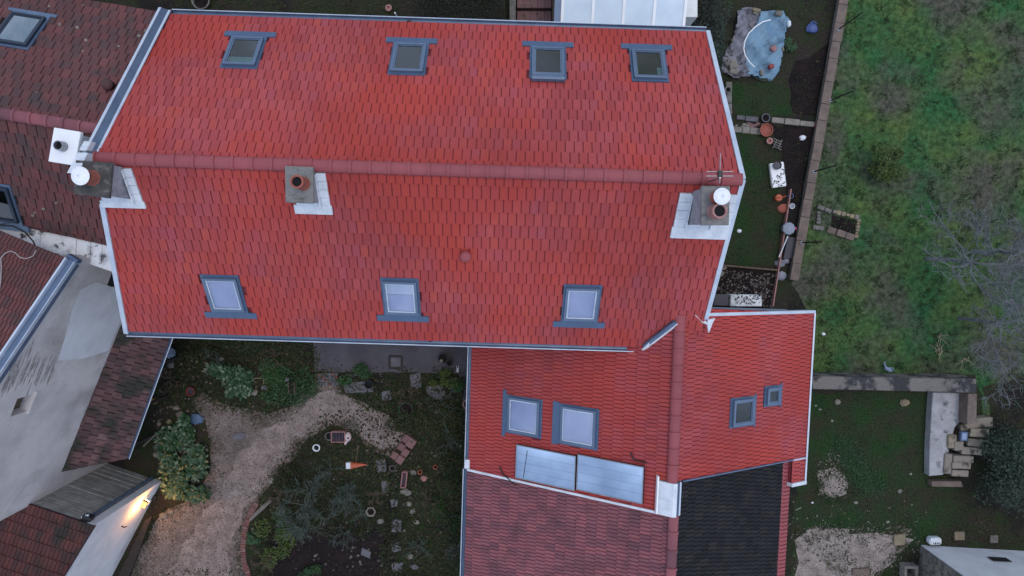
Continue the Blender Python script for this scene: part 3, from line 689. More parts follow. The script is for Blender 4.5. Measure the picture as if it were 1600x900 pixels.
build(MB().box(xw(-LRUN - .1, B1L - .3, LZ - .1), E1, XD, UP, -.05, .12, 0, .3, 0, .18), 'gutter_end', M['white_metal'], wing, bevel=.01)
# verge cappings
def capping(house, a, b, side, m_='zinc_light', wd=.06, up=.09, dn=.15, name='verge_strip'):
    a, b = V(a), V(b); d = (b - a).normalized(); sd = V(side).normalized(); nn = d.cross(sd).normalized(); nn = nn if nn.z > 0 else -nn
    return build(MB().box(a, d, sd, nn, 0, (b - a).length, 0, wd, -dn, up), name, M[m_], house)
capping(wing, xw(-LRUN - .02, B1L, LZ), xw(-.35, B1L, 6.6 - .2), XD, 'white_metal', .07)
capping(wing, xw(.3, B1R, 6.45), xw(EA, B1R, zz(EA)), XD, 'zinc', .035)
capping(wing, xw(.1, bR0, 6.55), xw(RRUN, bR0, RZ), -XD, 'zinc_light', .09)
capping(wing, xw(RRUN, bR0, RZ), xw(RRUN, B1E + .05, RZ), E1, 'zinc_light', .05)
capping(wing, xw(EA - .02, B1E, zz(EA)), xw(RRUN, B1E, RZ), XD, 'white_metal', .11, .12)
capping(wing, xw(EA - .0, B1R, zz(EA)), xw(RRUN, B1R, RZ), XD, 'zinc_light', .04, .10)
# white metal box closing the end of the ridge
mb = MB().prism([xw(-.36, B1R + .02, 6.2), xw(-.36, B1R + .02, 6.55), xw(.0, B1R + .02, 6.78), xw(.12, B1R + .02, 6.76), xw(.12, B1R + .02, 6.2)], XD * .95)
q = build(mb, 'ridge_end_cover', M['white_metal'], wing); build(MB().prism([xw(.125, B1R + .02, 6.2), xw(.125, B1R + .02, 6.72), xw(.22, B1R + .02, 6.6), xw(.22, B1R + .02, 6.2)], XD * .95), 'side_sheet', M['zinc'], q)
build(MB().prism([xw(.22, B1R + .02, 6.3), xw(.22, B1R + .02, 6.62), xw(.27, B1R + .02, 6.6), xw(.27, B1R + .02, 6.3)], XD * .95), 'edge_bead', M['zinc_light'], q)
build(MB().box(xw(-.38, B1R + .0, 6.38), XD, E1, UP, -.12, .95, -.03, .015, 0, .22), 'edge_bead', M['white'], q)
# valley flashing between wing and main roof
def vp(u, v): return hitp(u, v, low.o + low.n * .12, low.n) + low.n * .02
a, b = vp(1007, 541), vp(1056, 503); d = (b - a).normalized(); sd = low.n.cross(d)
vf = build(MB().box(a, d, sd, low.n, 0, (b - a).length, -.02, .075, -.05, .03), 'valley_flashing', M['zinc'], wing)
build(MB().box(a, d, sd, low.n, 0, (b - a).length, -.085, -.03, -.05, .035), 'edge_bead', M['white_metal'], vf)
build(MB().prism([vp(1002, 545), vp(1014, 546), vp(1014, 533), vp(1007, 540)], low.n * .04), 'corner_sheet', M['white_metal'], vf)
for poly_ in ([(1072, 490), (1090, 500), (1093, 506), (1084, 502)], [(1092, 498), (1104, 495), (1100, 503), (1094, 518), (1092, 506)]):
    build(MB().prism([hitp(u, v, sR.o, sR.n) + sR.n * .3 for u, v in poly_][::-1], sR.n * .03), 'corner_sheet', M['white_metal'], vf)
# solar collectors
def collector(u0, v0, u1, v1, u2, v2, u3, v3):
    q = [sL.px(u, v) for u, v in ((u0, v0), (u1, v1), (u2, v2), (u3, v3))]
    xa = sorted(a for a, _ in q); ya = sorted(b for _, b in q); x0, x1 = (xa[0] + xa[1]) / 2 - .05, (xa[2] + xa[3]) / 2 - .07; y0, y1 = (ya[0] + ya[1]) / 2, (ya[2] + ya[3]) / 2
    mb = MB(); sL.box(mb, x0, x1, y0, y1, .08, .165); pnl = build(mb, 'solar_collector', M['frame_navy'], wing)
    f = .03; mb = MB()
    for r_ in ((x0, x1, y0, y0 + f), (x0, x1, y1 - f, y1), (x0, x0 + f, y0 + f, y1 - f), (x1 - f, x1, y0 + f, y1 - f)): sL.box(mb, *r_, .15, .18)
    build(mb, 'frame', M['steel'], pnl); mb = MB(); sL.box(mb, x0 + f, x1 - f, y0 + f, y1 - f, .166, .172); build(mb, 'pane', M['solar'], pnl)
    for k in range(1, 4):
        xx = x0 + f + (x1 - x0 - 2 * f) * k / 4; mb = MB(); sL.box(mb, xx - .003, xx + .003, y0 + f, y1 - f, .171, .1735); build(mb, 'absorber_seam', M['frame'], pnl)
    return pnl
cl1 = collector(811, 697, 903, 711, 902, 767, 809, 749); cl2 = collector(906, 712, 1009, 728, 1007, 787, 904, 768)
x, y = sL.px(824, 722); mb = MB(); a, b = sL.px(828, 702), sL.px(822, 744)
build(MB().tube([sL.w(*a, .178), sL.w(*b, .178)], .01, 5), 'cable', M['blackp'], cl1)
for pts in ([(987, 706), (993, 718), (1005, 720), (1012, 722)], [(783, 728), (787, 738), (800, 750), (808, 757)]):
    build(MB().tube([sL.w(*sL.px(u, v), .09) for u, v in pts], .022, 6), 'insulated_pipe', M['blackp'], wing)

# ------------------------------------------------------------------ old annex below the wing
ann = thing('old_annex', 'old annex with faded rose tiles on one slope and blackened tiles on the other', 'house', tuple(xw(0, 8.5, 0)))
DZ = .16
def aw(a, b, z): return xw(a, b, z - DZ)
ALZ, ARUN, ARZ = LZ, 4.4, 6.6 - 4.4 * (6.6 - RZ) / RRUN
aL = Slope(aw(-LRUN - .04, 6, LZ), aw(-LRUN - .04, 11, LZ), aw(.15, 6, 6.6)); aR = Slope(aw(ARUN, 11, ARZ), aw(ARUN, 5, ARZ), aw(.15, 5, 6.6))
paL = quad(aL, aw(-LRUN - .04, B1L + .05, LZ), aw(-LRUN - .04, 11, LZ), aw(.15, 11, 6.6), aw(.15, B1L + .05, 6.6))
paR = quad(aR, aw(ARUN - .33, B1R + .03, ARZ), aw(ARUN - .33, 11, ARZ), aw(.15, 11, 6.6), aw(.15, B1R + .03, 6.6))
_q = lambda a, b: aR.st(hit_v(aw(a, b, 6), aR))
paR = [_q(ARUN - .33, B1R + .03), _q(ARUN - .33, 11), _q(.15, 11), _q(.15, B1R + .03)]
paE = [_q(ARUN, B1R + .03), _q(ARUN, 11), _q(ARUN - .33, 11), _q(ARUN - .33, B1R + .03)]
aroof = deck(ann, [(aL, paL), (aR, paR), (aR, paE)], M['deck_dark'])
place_tiles([lay(aL, paL, .232, .335, groove=True, t0=-.04), lay(aR, paR, .25, .32, groove=True, t0=.03), lay(aR, paE, .25, .33, groove=True, t0=0)], aroof, [M['tile_rose'], M['tile_black'], M['tile_ridge']])
ridge(aw(.12, B1L + .05, 6.64), aw(.12, 11, 6.64), aroof, M['tile_rose'], .5, .15)
build(MB().prism([aw(-LRUN + .3, B1L + .12, 0), aw(-LRUN + .3, 10.9, 0), aw(ARUN - .4, 10.9, 0), aw(ARUN - .4, B1R + .2, 0), aw(.3, B1R + .2, 0), aw(.3, B1L + .12, 0)], (0, 0, 2.9)), 'wall', M['house_wall'], ann)
gutter(ann, aw(-LRUN - .04, B1L + .08, LZ - .02), aw(-LRUN - .04, 11, LZ - .02), -E1, .08, 'lead')

# ------------------------------------------------------------------ neighbour house, upper left
NB = R(-9.2); E2 = V((math.cos(NB), math.sin(NB), 0)); P2 = V((-E2.y, E2.x, 0)); NR = V((-10.41, 3.04, 7.85))
nb = thing('neighbour_house', 'neighbouring house with dark mossy brown tiles and a white box chimney', 'house', (-13.5, 4, 0))
def nw(a, b, z): return NR + E2 * a + P2 * b + UP * (z - 7.85)
nU = Slope(nw(1, 3.72, 5.5), nw(-9, 3.72, 5.5), nw(0, 0, 7.85)); nL = Slope(nw(-9, -2.95, 6.0), nw(1, -2.95, 6.0), nw(0, 0, 7.85))
lowl = [at(-160, 305, 6.0), at(180, 386, 6.0)]
pnU = quad(nU, nw(.35, 3.72, 5.5), nw(-9, 3.72, 5.5), nw(-9, 0, 7.85), nw(.35, 0, 7.85))
pnL = quad(nL, nw(-9, 0, 7.85), lowl[0], lowl[1], nw(.5, -1.1, 7.17), nw(.2, 0, 7.85))
nroof = deck(nb, [(nU, pnU), (nL, pnL)], M['deck_dark'])
build(MB().prism([nw(-9, -2.5, 0), nw(-.6, -2.5, 0), nw(-.2, 3.4, 0), nw(-9, 3.4, 0)], (0, 0, 5.3)), 'wall', M['house_wall'], nb)
hn, hm = [], []
x, y = nU.px(33, 50); hn.append((x - .55, x + .55, y - .75, y + .6)); skylight(nb, nU, x, y, .95, 1.15, 'sky', apron=.2, fm='frame_navy', flash='zinc')
x, y = nL.px(-2, 315); hm.append((x - .55, x + .55, y - .75, y + .6)); skylight(nb, nL, x, y, .95, 1.1, 'plain', apron=.3, fm='frame_navy', flash='zinc')
place_tiles([lay(nU, pnU, .25, .30, hn, t0=-.04, jitter=.008), lay(nL, pnL, .25, .32, hm, t0=-.5, jitter=.008)], nroof, [M['tile_brown']] * 2)
ridge(nw(-9, 0, 7.9), nw(-.12, 0, 7.9), nroof, M['tile_rose'], .43, .15)
x, y = nU.px(175, 136); c = nU.w(x, y, .03); build(MB().lathe(c, [(.12, 0), (.12, .16), (.15, .17), (.15, .22), (.08, .27), (.01, .28)], 14), 'roof_vent', M['tile_brown'], nb, sm=True)
s4, c4, I4 = chimney(nb, nL, 'chimney', [(84, 199), (126, 206), (117, 259), (75, 252)], 9.0, M['white'], M['white_paint'], over=.06, capt=.12)
p = at(99, 229, 9.0); q = build(MB().lathe(p, [(.12, 0), (.115, .2), (.095, .2), (.09, .05)], 16), 'flue_pipe', M['steel'], s4); build(MB().lathe(p + UP * .1, [(.1, 0), (.1, .01)], 14), 'flue', M['black'], q)
for k in range(18):
    s_, (u, v) = (nU, (random.uniform(5, 230), random.uniform(5, 150))) if k % 3 else (nL, (random.uniform(5, 150), random.uniform(270, 370)))
    if s_ is nU and u > 262 - v * .55: continue
    x, y = s_.px(u, v); build(MB().lathe(s_.w(x, y, .052), [(.03 + .03 * random.random(), 0), (.02, .008)], 7), 'lichen', M['stone_pale'], nroof)
# limewashed cement gutter ledge
lp = [(-60, 330), (30, 350), (178, 386), (184, 428), (108, 402), (12, 374), (-60, 360)]
ld = build(MB().prism([at(u, v, 5.93) - UP * .22 for u, v in lp][::-1], (0, 0, .22)), 'cement_ledge', M['limewash'], nb, bevel=.02)
for u in (118, 140, 158, 34, 62): # raised mortar ridges across the ledge
    k = (u - 30) / 148; a, b = at(u, 350 + 36 * k + 1, 5.94), at(u - 2, 350 + 36 * k + 26 + 6 * k, 5.94); d = (b - a).normalized(); sd = d.cross(UP)
    build(MB().box(a, d, sd, UP, 0, (b - a).length, -.04, .04, -.03, .025), 'mortar_ridge', M['limewash'], ld, bevel=.01)

# ------------------------------------------------------------------ gable-end house, lower left
G0 = V((-12.0, -.26, 6.9)); GD = V((-.39, -.92, 0)).normalized(); GW = V((-GD.y * -1, -GD.x * -1, 0)); GW = V((GD.y, -GD.x, 0))
GT = math.tan(R(22.6))
gh = thing('gable_house', 'house with tall pale rendered gable wall and brown tiled roof', 'house', tuple(G0 + GD * 3 + GW * 2 - UP * 6.9))
gs = Slope(G0, G0 + GW * 6, G0 + GD * 2 + UP * 2 * GT)
pg = quad(gs, G0, G0 + GW * 6, G0 + GW * 6 + GD * 7 + UP * 7 * GT, G0 + GD * 7 + UP * 7 * GT)
groof = deck(gh, [(gs, pg)], M['deck_dark'])
place_tiles([lay(gs, pg, .21, .3, t0=0, groove=True, jitter=.006)], groof, [M['tile_brown']])
capping(gh, G0 + V((0, 0, 0)), G0 + GD * 7 + UP * 7 * GT, -GW, 'zinc', .16, .02, .3)
capping(gh, G0 + UP * .02, G0 + GD * 7 + UP * (7 * GT + .02), GW, 'zinc_light', .05, .12, .05)
capping(gh, G0 - GW * .16, G0 + GD * 7 + UP * 7 * GT - GW * .16, -GW, 'zinc_light', .02, .03, .1)
# gable wall with one cut opening; a second gap is only painted dark
wn = -GW; wo_ = G0 - GW * .02
def wst(u, v): p = hitp(u, v, wo_, wn) - wo_; return p.dot(GD), p.z + 6.9
def wpt(s, z, dep=0): return wo_ + GD * s + UP * (z - 6.9) - wn * dep
a, b = wst(50, 615), wst(20, 648); win = (a[0], b[0]); wz = sorted((wst(28, 622)[1], wst(46, 636)[1]))
ops = []
c_ = wst(35, 633); ops.append((c_[0] - .27, c_[0] + .27, c_[1] - .33, c_[1] + .33))
mb = MB(); us = sorted({-0.0, 8.5, ops[0][0], ops[0][1]}); dep = .3
top = lambda s: 6.85 + s * GT
for s0, s1 in zip(us[:-1], us[1:]):
    op = [o for o in ops if o[0] <= s0 + 1e-6 and o[1] >= s1 - 1e-6]
    if not op: mb.add([wpt(s0, 0), wpt(s0, top(s0)), wpt(s1, top(s1)), wpt(s1, 0)], [(0, 1, 2, 3)])
    else:
        _, _, z0, z1 = op[0]
        mb.add([wpt(s0, 0), wpt(s0, z0), wpt(s1, z0), wpt(s1, 0)], [(0, 1, 2, 3)]); mb.add([wpt(s0, z1), wpt(s0, top(s0)), wpt(s1, top(s1)), wpt(s1, z1)], [(0, 1, 2, 3)])
        A = [wpt(s0, z0), wpt(s1, z0), wpt(s1, z1), wpt(s0, z1)]; Bk = [wpt(s0, z0, dep), wpt(s1, z0, dep), wpt(s1, z1, dep), wpt(s0, z1, dep)]
        mb.add(A + Bk, [(i, (i + 1) % 4, 4 + (i + 1) % 4, 4 + i) for i in range(4)])
mb.add([wpt(0, 0), wpt(0, 6.85), wpt(0, 6.85, .35), wpt(0, 0, .35)], [(0, 1, 2, 3)])
gw_ = build(mb, 'gable_wall', M['render'], gh)
o_ = ops[0]; build(MB().prism([wpt(o_[0], o_[2], .24), wpt(o_[1], o_[2], .24), wpt(o_[1], o_[3], .24), wpt(o_[0], o_[3], .24)], -wn * .03), 'window', M['timber'], gh)
build(MB().prism([wpt(o_[0] - .08, o_[2] - .06, -.05), wpt(o_[1] + .08, o_[2] - .06, -.05), wpt(o_[1] + .08, o_[2] - .06, .1), wpt(o_[0] - .08, o_[2] - .06, .1)], UP * .055), 'window_sill', M['render'], gh)
# brighter repainted patch of render, a thin coat of its own
pp = [wst(u, v) for u, v in ((126, 452), (150, 440), (186, 452), (188, 500), (168, 548), (130, 560), (90, 563), (104, 520), (112, 486))]
build(MB().prism([wpt(s, z, -.006) for s, z in pp], wn * .006), 'render_patch', M['render_bright'], gh)
c_ = wst(173, 438); build(MB().prism([wpt(c_[0] - .22, c_[1] - .8, -.003), wpt(c_[0] + .22, c_[1] - .8, -.003), wpt(c_[0] + .22, c_[1] + .1, -.003), wpt(c_[0] - .22, c_[1] + .1, -.003)], wn * .004), 'gap_shade', M['room'], gh)  # shade of a gap painted as a flat dark patch, wall not cut
# damp stains along the wall
for k in range(46):
    u = random.uniform(2, 84); v = 592 - u * .3 + random.gauss(0, 13); s, z = wst(u, v); l = random.uniform(.15, .5); h_ = random.uniform(.015, .05); n_ = 9
    build(MB().prism([wpt(s + l * math.cos(6.283 * i / n_) * random.uniform(.6, 1.1), z + h_ * math.sin(6.283 * i / n_) * random.uniform(.6, 1.1), -.004 - .0002 * k) for i in range(n_)], wn * .001), 'damp_stain', M['stain'], gw_)
# hopper head at the eave corner
p = at(116, 404, 6.8); build(MB().box(p, V((.85, -.53, 0)), V((.53, .85, 0)), UP, -.16, .16, -.05, .05, -.1, .1), 'gutter_stub', M['lead'], gh)
cab = [at(0, 352, 6.1), at(20, 353, 6.3), at(38, 362, 6.4), at(52, 377, 6.5), at(58, 392, 6.9)]
tag(build(MB().tube(cab, .022, 6), 'black_cable', M['blackp']), 'black cable arching over the white cement ledge', 'cable')
def gsp(u, v, z=.09): return gs.w(*gs.px(u, v), z)
tag(build(MB().tube([gsp(u, v) for u, v in ((59, 393), (54, 402), (44, 406), (34, 404), (27, 397), (19, 394), (10, 398), (4, 406), (5, 418), (4, 440), (1, 462))], .014, 6), 'pale_cable', M['cable']), 'thin pale cable looping across the brown tiles', 'cable')

# ------------------------------------------------------------------ lean-to
T1, T2, L1, L2 = at(196, 486, 3.0), at(92, 736, 3.0), at(276, 500, 2.2), at(198, 716, 2.2)
lt = thing('lean_to', 'low lean-to with old dark tiles against the pale gable wall', 'shed', tuple((T1 + L2) / 2 - UP * 2.6))
ls = Slope(L2, L1, (T1 + T2) / 2); plt = quad(ls, L2, L1, T1, T2)
lroof = deck(lt, [(ls, plt)], M['deck_dark'], .06)
place_tiles([lay(ls, plt, .25, .27, t0=-.02, jitter=.014)], lroof, [M['tile_old']])
dL = (L1 - L2).normalized(); oL = V((dL.y, -dL.x, 0)); oL = oL if oL.x > 0 else -oL
gutter(lt, L2, L1, oL, .045, 'lead')
for k in range(4):
    p = L2.lerp(L1, .03 + .31 * k) - oL * .25; build(MB().box(V((p.x, p.y, 0)), V((1, 0, 0)), V((0, 1, 0)), UP, -.05, .05, -.05, .05, 0, 2.16), 'post', M['timber_dark'], lt)

# ------------------------------------------------------------------ lamp-lit outbuilding
F0 = at(254, 749, 0); FT = at(147, 821, 0); FH = 4.2
FS = (at(175, 900, 0) - F0); FS.z = 0; FS.normalize(); FN = V((-FS.y, FS.x, 0)); FN = FN if FN.x > 0 else -FN
Ftop = at(147, 821, FH); FWd = at(40, 785, FH) - Ftop; FWd.z = 0; FWd.normalize()
F0 = V((Ftop.x, Ftop.y, 0))
ob_ = thing('lamp_outbuilding', 'tall outbuilding with whitewashed wall lit by a lamp and brown tiled roof', 'house', tuple(F0))
def fw(a, b, z): return F0 + FWd * a + FS * b + UP * z
build(MB().prism([fw(0, 0, 0), fw(0, 7, 0), fw(.25, 7, 0), fw(.25, .0, 0)], (0, 0, FH - .02)), 'white_wall', M['render_bright'], ob_)
pw = MB(); nP = 26
pwall = build(MB().prism([fw(.26, .06, 0), fw(7, .06, 0), fw(7, .26, 0), fw(.26, .26, 0)], (0, 0, FH - .05)), 'plank_wall', M['timber_dark'], ob_)
for k in range(nP):   # horizontal weather boards
    z = .02 + k * (FH - .1) / nP; d_ = jit(.012); build(MB().prism([fw(.255, .03 + d_, z), fw(7, .03 + d_, z), fw(7, .058, z), fw(.255, .058, z)], (0, 0, (FH - .1) / nP - .015)), 'board', M['planks'], pwall)
fs_ = Slope(fw(0, 0, FH), fw(7, 0, FH), fw(0, 4, FH + .9)); pf = quad(fs_, fw(-.03, 0, FH), fw(7, 0, FH), fw(7, 5, FH + 1.125), fw(-.03, 5, FH + 1.125))
froof = deck(ob_, [(fs_, pf)], M['deck_dark'], .08); place_tiles([lay(fs_, pf, .13, .34, t0=-.05, jitter=.008)], froof, [M['tile_shed']])
a, b = fw(.35, -.06, FH - .25), fw(.35, -.06, .1); dp = build(MB().tube([a, b], .05, 8), 'downpipe', M['zinc'], ob_)
build(MB().box(a, FWd, FS, UP, -.14, .14, -.1, .1, -.05, .2), 'hopper', M['blackp'], dp); build(MB().tube([a + UP * .16 + FWd * .15, a + UP * .1 - FS * .12], .05, 8), 'spout', M['zinc_light'], dp)
# wall lamp
Lp = hitp(223, 784, fw(0, 0, 0), FN); Lp = Lp + FN * .1
lmp = build(MB().box(Lp, FS, FN, UP, -.1, .1, -.1, .1, -.02, .12), 'wall_lamp', M['steel'], ob_); build(MB().box(Lp, FS, FN, UP, -.075, .075, -.08, .08, -.1, -.025), 'lamp_glass', M['glow'], lmp)
build(MB().box(Lp, FS, FN, UP, -.11, .11, -.04, .11, .12, .135), 'hood', M['terracotta'], lmp)
ll = bpy.data.lights.new('lamp_light', 'POINT'); ll.energy = 62; ll.color = (1, .42, .10); ll.shadow_soft_size = .05
llo = bpy.data.objects.new('lamp_light', ll); COL.objects.link(llo); llo.location = Lp + FN * .10 - UP * .22; llo.location = Lp + FN * .12 + UP * .3
p = hitp(240, 776, fw(0, 0, 0), FN); build(MB().box(p + FN * .06, FS, FN, UP, -.1, .1, -.06, .06, -.12, .12), 'meter_box', M['timber_dark'], ob_)
p = hitp(190, 822, fw(0, 0, 0), FN); build(MB().tube([p, p + FN * .1, p + FN * .12 - UP * .12], .025, 6), 'wall_hook', M['blackp'], ob_)
tag(build(MB().prism([at(228, 812, .5), at(238, 806, .5), at(206, 892, .5), at(196, 908, .5), at(182, 908, .5)], (0, 0, .05)), 'bench_board', M['timber_dark']), 'dark board along the foot of the lamp-lit white wall', 'board')
tag(build(MB().tube([at(236, 808, .3), at(222, 842, .3), at(205, 880, .3), at(198, 905, .3)], .03, 6), 'edging_pole', M['timber']), 'pale pole between the dark board and the gravel', 'pole')

# ------------------------------------------------------------------ stone building, lower right
S0 = at(1439, 853, 0); S1 = at(1600, 862, 0); S2 = at(1435, 905, 0); sx = (S1 - S0).normalized(); sy = (S2 - S0).normalized()
sb = thing('stone_building', 'building corner with rough stone side and smooth pale blue-white wall', 'building', tuple(S0))
build(MB().prism([S0, S0 + sy * 6, S0 + sx * 7 + sy * 6, S0 + sx * 7], (0, 0, 4)), 'core_wall', M['stone'], sb)
m_ = M['render_bright']; build(MB().prism([S0 + sx * .22 - sy * .03, S0 + sx * 7 - sy * .03, S0 + sx * 7 - sy * .003, S0 + sx * .22 - sy * .003], (0, 0, 4)), 'rendered_wall', m_, sb)
org = ORG[sb.name]; zz_ = 0; i = 0
shapes = {}
while zz_ < 3.2:     # rubble stones of the side wall
    hgt = random.uniform(.13, .2); yy = 0.0
    while yy < 1.6:
        L_ = random.uniform(.18, .42); o = build(MB().box(S0, sy, -sx, UP, yy + .008, yy + L_ - .01, .002, .03 + random.random() * .035, zz_ + .008, zz_ + hgt - .01), 'stone', M['stone_pale'] if random.random() < .35 else M['stone'], sb, bevel=.012); yy += L_
    zz_ += hgt
c = hitp(1562, 874, S0 - sy * .03, sy); build(MB().box(c, sx, -sy, UP, -.34, .34, 0, .015, -.16, .16), 'window', M['room'], sb)
build(MB().box(S0, sx, sy, UP, .0, .22, -.045, -.002, 0, 4), 'corner_quoin', M['render_bright'], sb)

# ------------------------------------------------------------------ conservatory roof at the top
cv = thing('conservatory', 'milky glazed conservatory roof with white bars behind the large house', 'conservatory', tuple(at(970, 20, 0)))
ca, cb, cc = at(877, 52, 2.6), at(1066, 58, 2.6), at(1066, -60, 2.95)
cs_ = Slope(ca, cb, at(877, -60, 3.1)); x1, _ = cs_.st(cb)
for k in range(4):
    a, b = x1 * k / 4, x1 * (k + 1) / 4; mb = MB(); cs_.box(mb, a + .03, b - .03, -.3, 3.2, 0, .02); build(mb, 'panel', M['poly'], cv)
for k in range(5): a = x1 * k / 4; mb = MB(); cs_.box(mb, a - .045, a + .045, -.32, 3.2, -.04, .055); build(mb, 'bar', M['white'], cv)
mb = MB(); cs_.box(mb, -.26, -.05, -.32, 3.2, -.1, .02); build(mb, 'side_gutter', M['zinc'], cv)
build(MB().prism([at(880, 60, 0), at(1063, 60, 0), at(1063, -50, 0), at(880, -50, 0)], (0, 0, 2.3)), 'wall', M['white_paint'], cv)

# ------------------------------------------------------------------ gardens: walls and paving
def wall_thing(name, label, poly, h, m_, cat='wall', bev=.02):
    P = [at(u, v, h) - UP * h for u, v in poly]
    a = sum(P[i].x * P[(i + 1) % len(P)].y - P[(i + 1) % len(P)].x * P[i].y for i in range(len(P)))
    return tag(build(MB().prism(P if a > 0 else P[::-1], (0, 0, h)), name, M[m_], bevel=bev), label, cat)
gwall = thing('garden_wall', 'long low garden wall with pinkish coping beside the lawn', 'wall', tuple(at(1280, 215, 0)))
a, b = at(1324, -30, .3), at(1241, 438, .3); d = (b - a); L_ = d.length; d.normalize(); sd = d.cross(UP).normalized()
build(MB().box(a - UP * .3, d, sd, UP, 0, L_, -.13, .13, 0, .23), 'masonry', M['stone'], gwall)
k = 0.0
while k < L_ - .05:      # coping stones
    l = min(random.uniform(.55, .9), L_ - k); build(MB().box(a - UP * .07, d, sd, UP, k + .006, k + l - .006, -.165 + jit(.012), .165 + jit(.012), 0, .07 + jit(.008)), 'coping_stone', M['wall_top'], gwall, bevel=.012); k += l
PG = 'thin dark posts along the garden wall'
for u, v, tu, tv, lb in ((1310, 46, 1354, 29, 'topmost thin dark post on the garden wall'), (1298, 157, 1332, 139, 'thin dark post on the wall level with the stone edging'), (1272, 268, 1306, 259, 'thin dark post on the wall level with the small shrub'), (1253, 379, 1285, 377, 'thin dark post on the wall below the stone cold frame')):
    p = at(u, v, .3); q0, q1 = (V((u - 800, v - 390, 0))).length, (V((tu - 800, tv - 390, 0))).length
    h = .3 + (CAM_H - .3) * (1 - q0 / q1)
    po = thing('fence_post', lb, 'post', (p.x, p.y, .29), PG); build(MB().tube([p - UP * .02, V((p.x + jit(.03), p.y + jit(.03), h))], [.028, .022], 6), 'rod', M['timber_dark'], po)
    build(MB().lathe((p.x, p.y, .29), [(.06, 0), (.06, .02), (.03, .03)], 8), 'base_plate', M['steel'], po)
cwall = wall_thing('boundary_wall', 'stained concrete wall running from the red wing towards the steps', [(1268, 588), (1526, 592), (1526, 614), (1456, 612), (1270, 608)], .9, 'wall_conc')
wall_thing('return_wall', 'narrow pinkish return wall beside the pale concrete slab', [(1513, 615), (1527, 615), (1526, 660), (1511, 664)], .85, 'wall_top')
wall_thing('concrete_slab', 'long pale concrete slab with blackened edge below the boundary wall', [(1458, 613), (1509, 614), (1507, 650), (1492, 668), (1484, 700), (1474, 742), (1452, 744), (1453, 690), (1456, 640)], .35, 'slab_pale', 'slab')
tag(build(slab_mesh([(1448, 748), (1494, 748), (1497, 757), (1449, 756)], 0, .3), 'step_slab', M['wall_top'], bevel=.01), 'thin pinkish slab at the foot of the pale concrete slab', 'slab')
BLK = [(1532, 661, .95, .36, 6), (1531, 677, .7, .3, -3), (1526, 692, .62, .28, -4), (1519, 705, .75, .28, -3), (1506, 718, .75, .26, -2), (1503, 728, .7, .24, -2), (1501, 740, .62, .24, -3), (1508, 668, .3, .25, 4), (1489, 690, .3, .5, 0), (1482, 725, .28, .75, -2), (1499, 697, .35, .35, 5)]
lbs = ['topmost wide block with pocked surface', 'second block down, notched at its end', 'third block down beside the blue box', 'yellow block at the middle of the stack', 'block just below the yellow one', 'thin block near the foot of the stack', 'lowest block of the stack', 'small square block beside the return wall', 'upright block against the blackened slab edge', 'long pink upright block beside the pale slab', 'squat block right under the blue box']
for (u, v, w_, h_, r_), lb in zip(BLK, lbs):
    tag(build(pxbox(u, v, w_, h_, r_, 0, .45 + jit(.08)), 'stone_block', M['ruin'], bevel=.025), lb + ' of cut stones', 'block', 'cut stone blocks stacked by the slab')
bxp = thing('blue_box', 'small pale blue tray with dark rim on the stone blocks', 'tray', tuple(at(1507, 682, .5))); build(pxbox(1507, 682, .26, .34, -3, .46, .14), 'rim', M['lead'], bxp, bevel=.01); build(pxbox(1507, 682, .17, .24, -3, .6, .01), 'bottom', M['pale_blue'], bxp)
# cold frame of stones on the lawn
cf = thing('cold_frame', 'rectangle of mossy edging stones laid out on the lawn', 'edging', tuple(at(1310, 350, 0)))
for (u0, v0, u1, v1, n_, mm) in ((1278, 322, 1300, 331, 2, 'stone'), (1302, 330, 1343, 340, 6, 'ruin'), (1343, 342, 1338, 372, 6, 'stone_yellow'), (1294, 358, 1336, 372, 3, 'wall_top'), (1270, 354, 1288, 358, 1, 'stone'), (1280, 330, 1279, 350, 4, 'stone')):
    for k in range(n_):
        a, b = at(u0 + (u1 - u0) * k / n_, v0 + (v1 - v0) * k / n_, .1), at(u0 + (u1 - u0) * (k + .93) / n_, v0 + (v1 - v0) * (k + .93) / n_, .1); d = b - a; l = d.length; d.normalize(); sd = UP.cross(d); wd = .12 if mm == 'wall_top' else random.uniform(.05, .085)
        build(MB().box(a - UP * .1, d, sd, UP, 0, l, -wd, wd, 0, .1 + jit(.03)), 'edging_stone', M[mm], cf, bevel=.02)
sheet('soil_bed', [(1300, 336), (1340, 344), (1334, 366), (1298, 356)], .01, 'soil', .02)
# kerbs and stone strips in the small garden
def kerb(name, label, pts, wd, h, m_, lmin=.3, lmax=.5, cat='edging', nm='kerb_stone'):
    t = thing(name, label, cat, tuple(at(*pts[0], 0)))
    for p, q in zip(pts[:-1], pts[1:]):
        a, b = at(*p, 0), at(*q, 0); d = b - a; L_ = d.length; d.normalize(); sd = UP.cross(d); k = 0
        while k < L_ - .04:
            l = min(random.uniform(lmin, lmax), L_ - k); build(MB().box(a, d, sd, UP, k + .01, k + l - .01, -wd / 2 + jit(.015), wd / 2 + jit(.015), 0, h + jit(.015)), nm, M[m_], t, bevel=.015); k += l
    return t
kerb('stone_edging', 'grey edging stones close to the right verge of the large house', [(1138, 128), (1138, 190)], .2, .1, 'stone')
kerb('stone_strip', 'short strip of pale paving stones below the upper small lawn', [(1150, 184), (1184, 187)], .16, .08, 'slab')
kerb('stone_strip', 'broken pale stone strip reaching to the big terracotta bowl', [(1143, 202), (1192, 206)], .22, .06, 'stone_pale', .2, .4)
kerb('stone_edging', 'row of pale kerb stones ending at the garden wall', [(1204, 188), (1272, 195)], .2, .1, 'stone_pale', .3, .7)
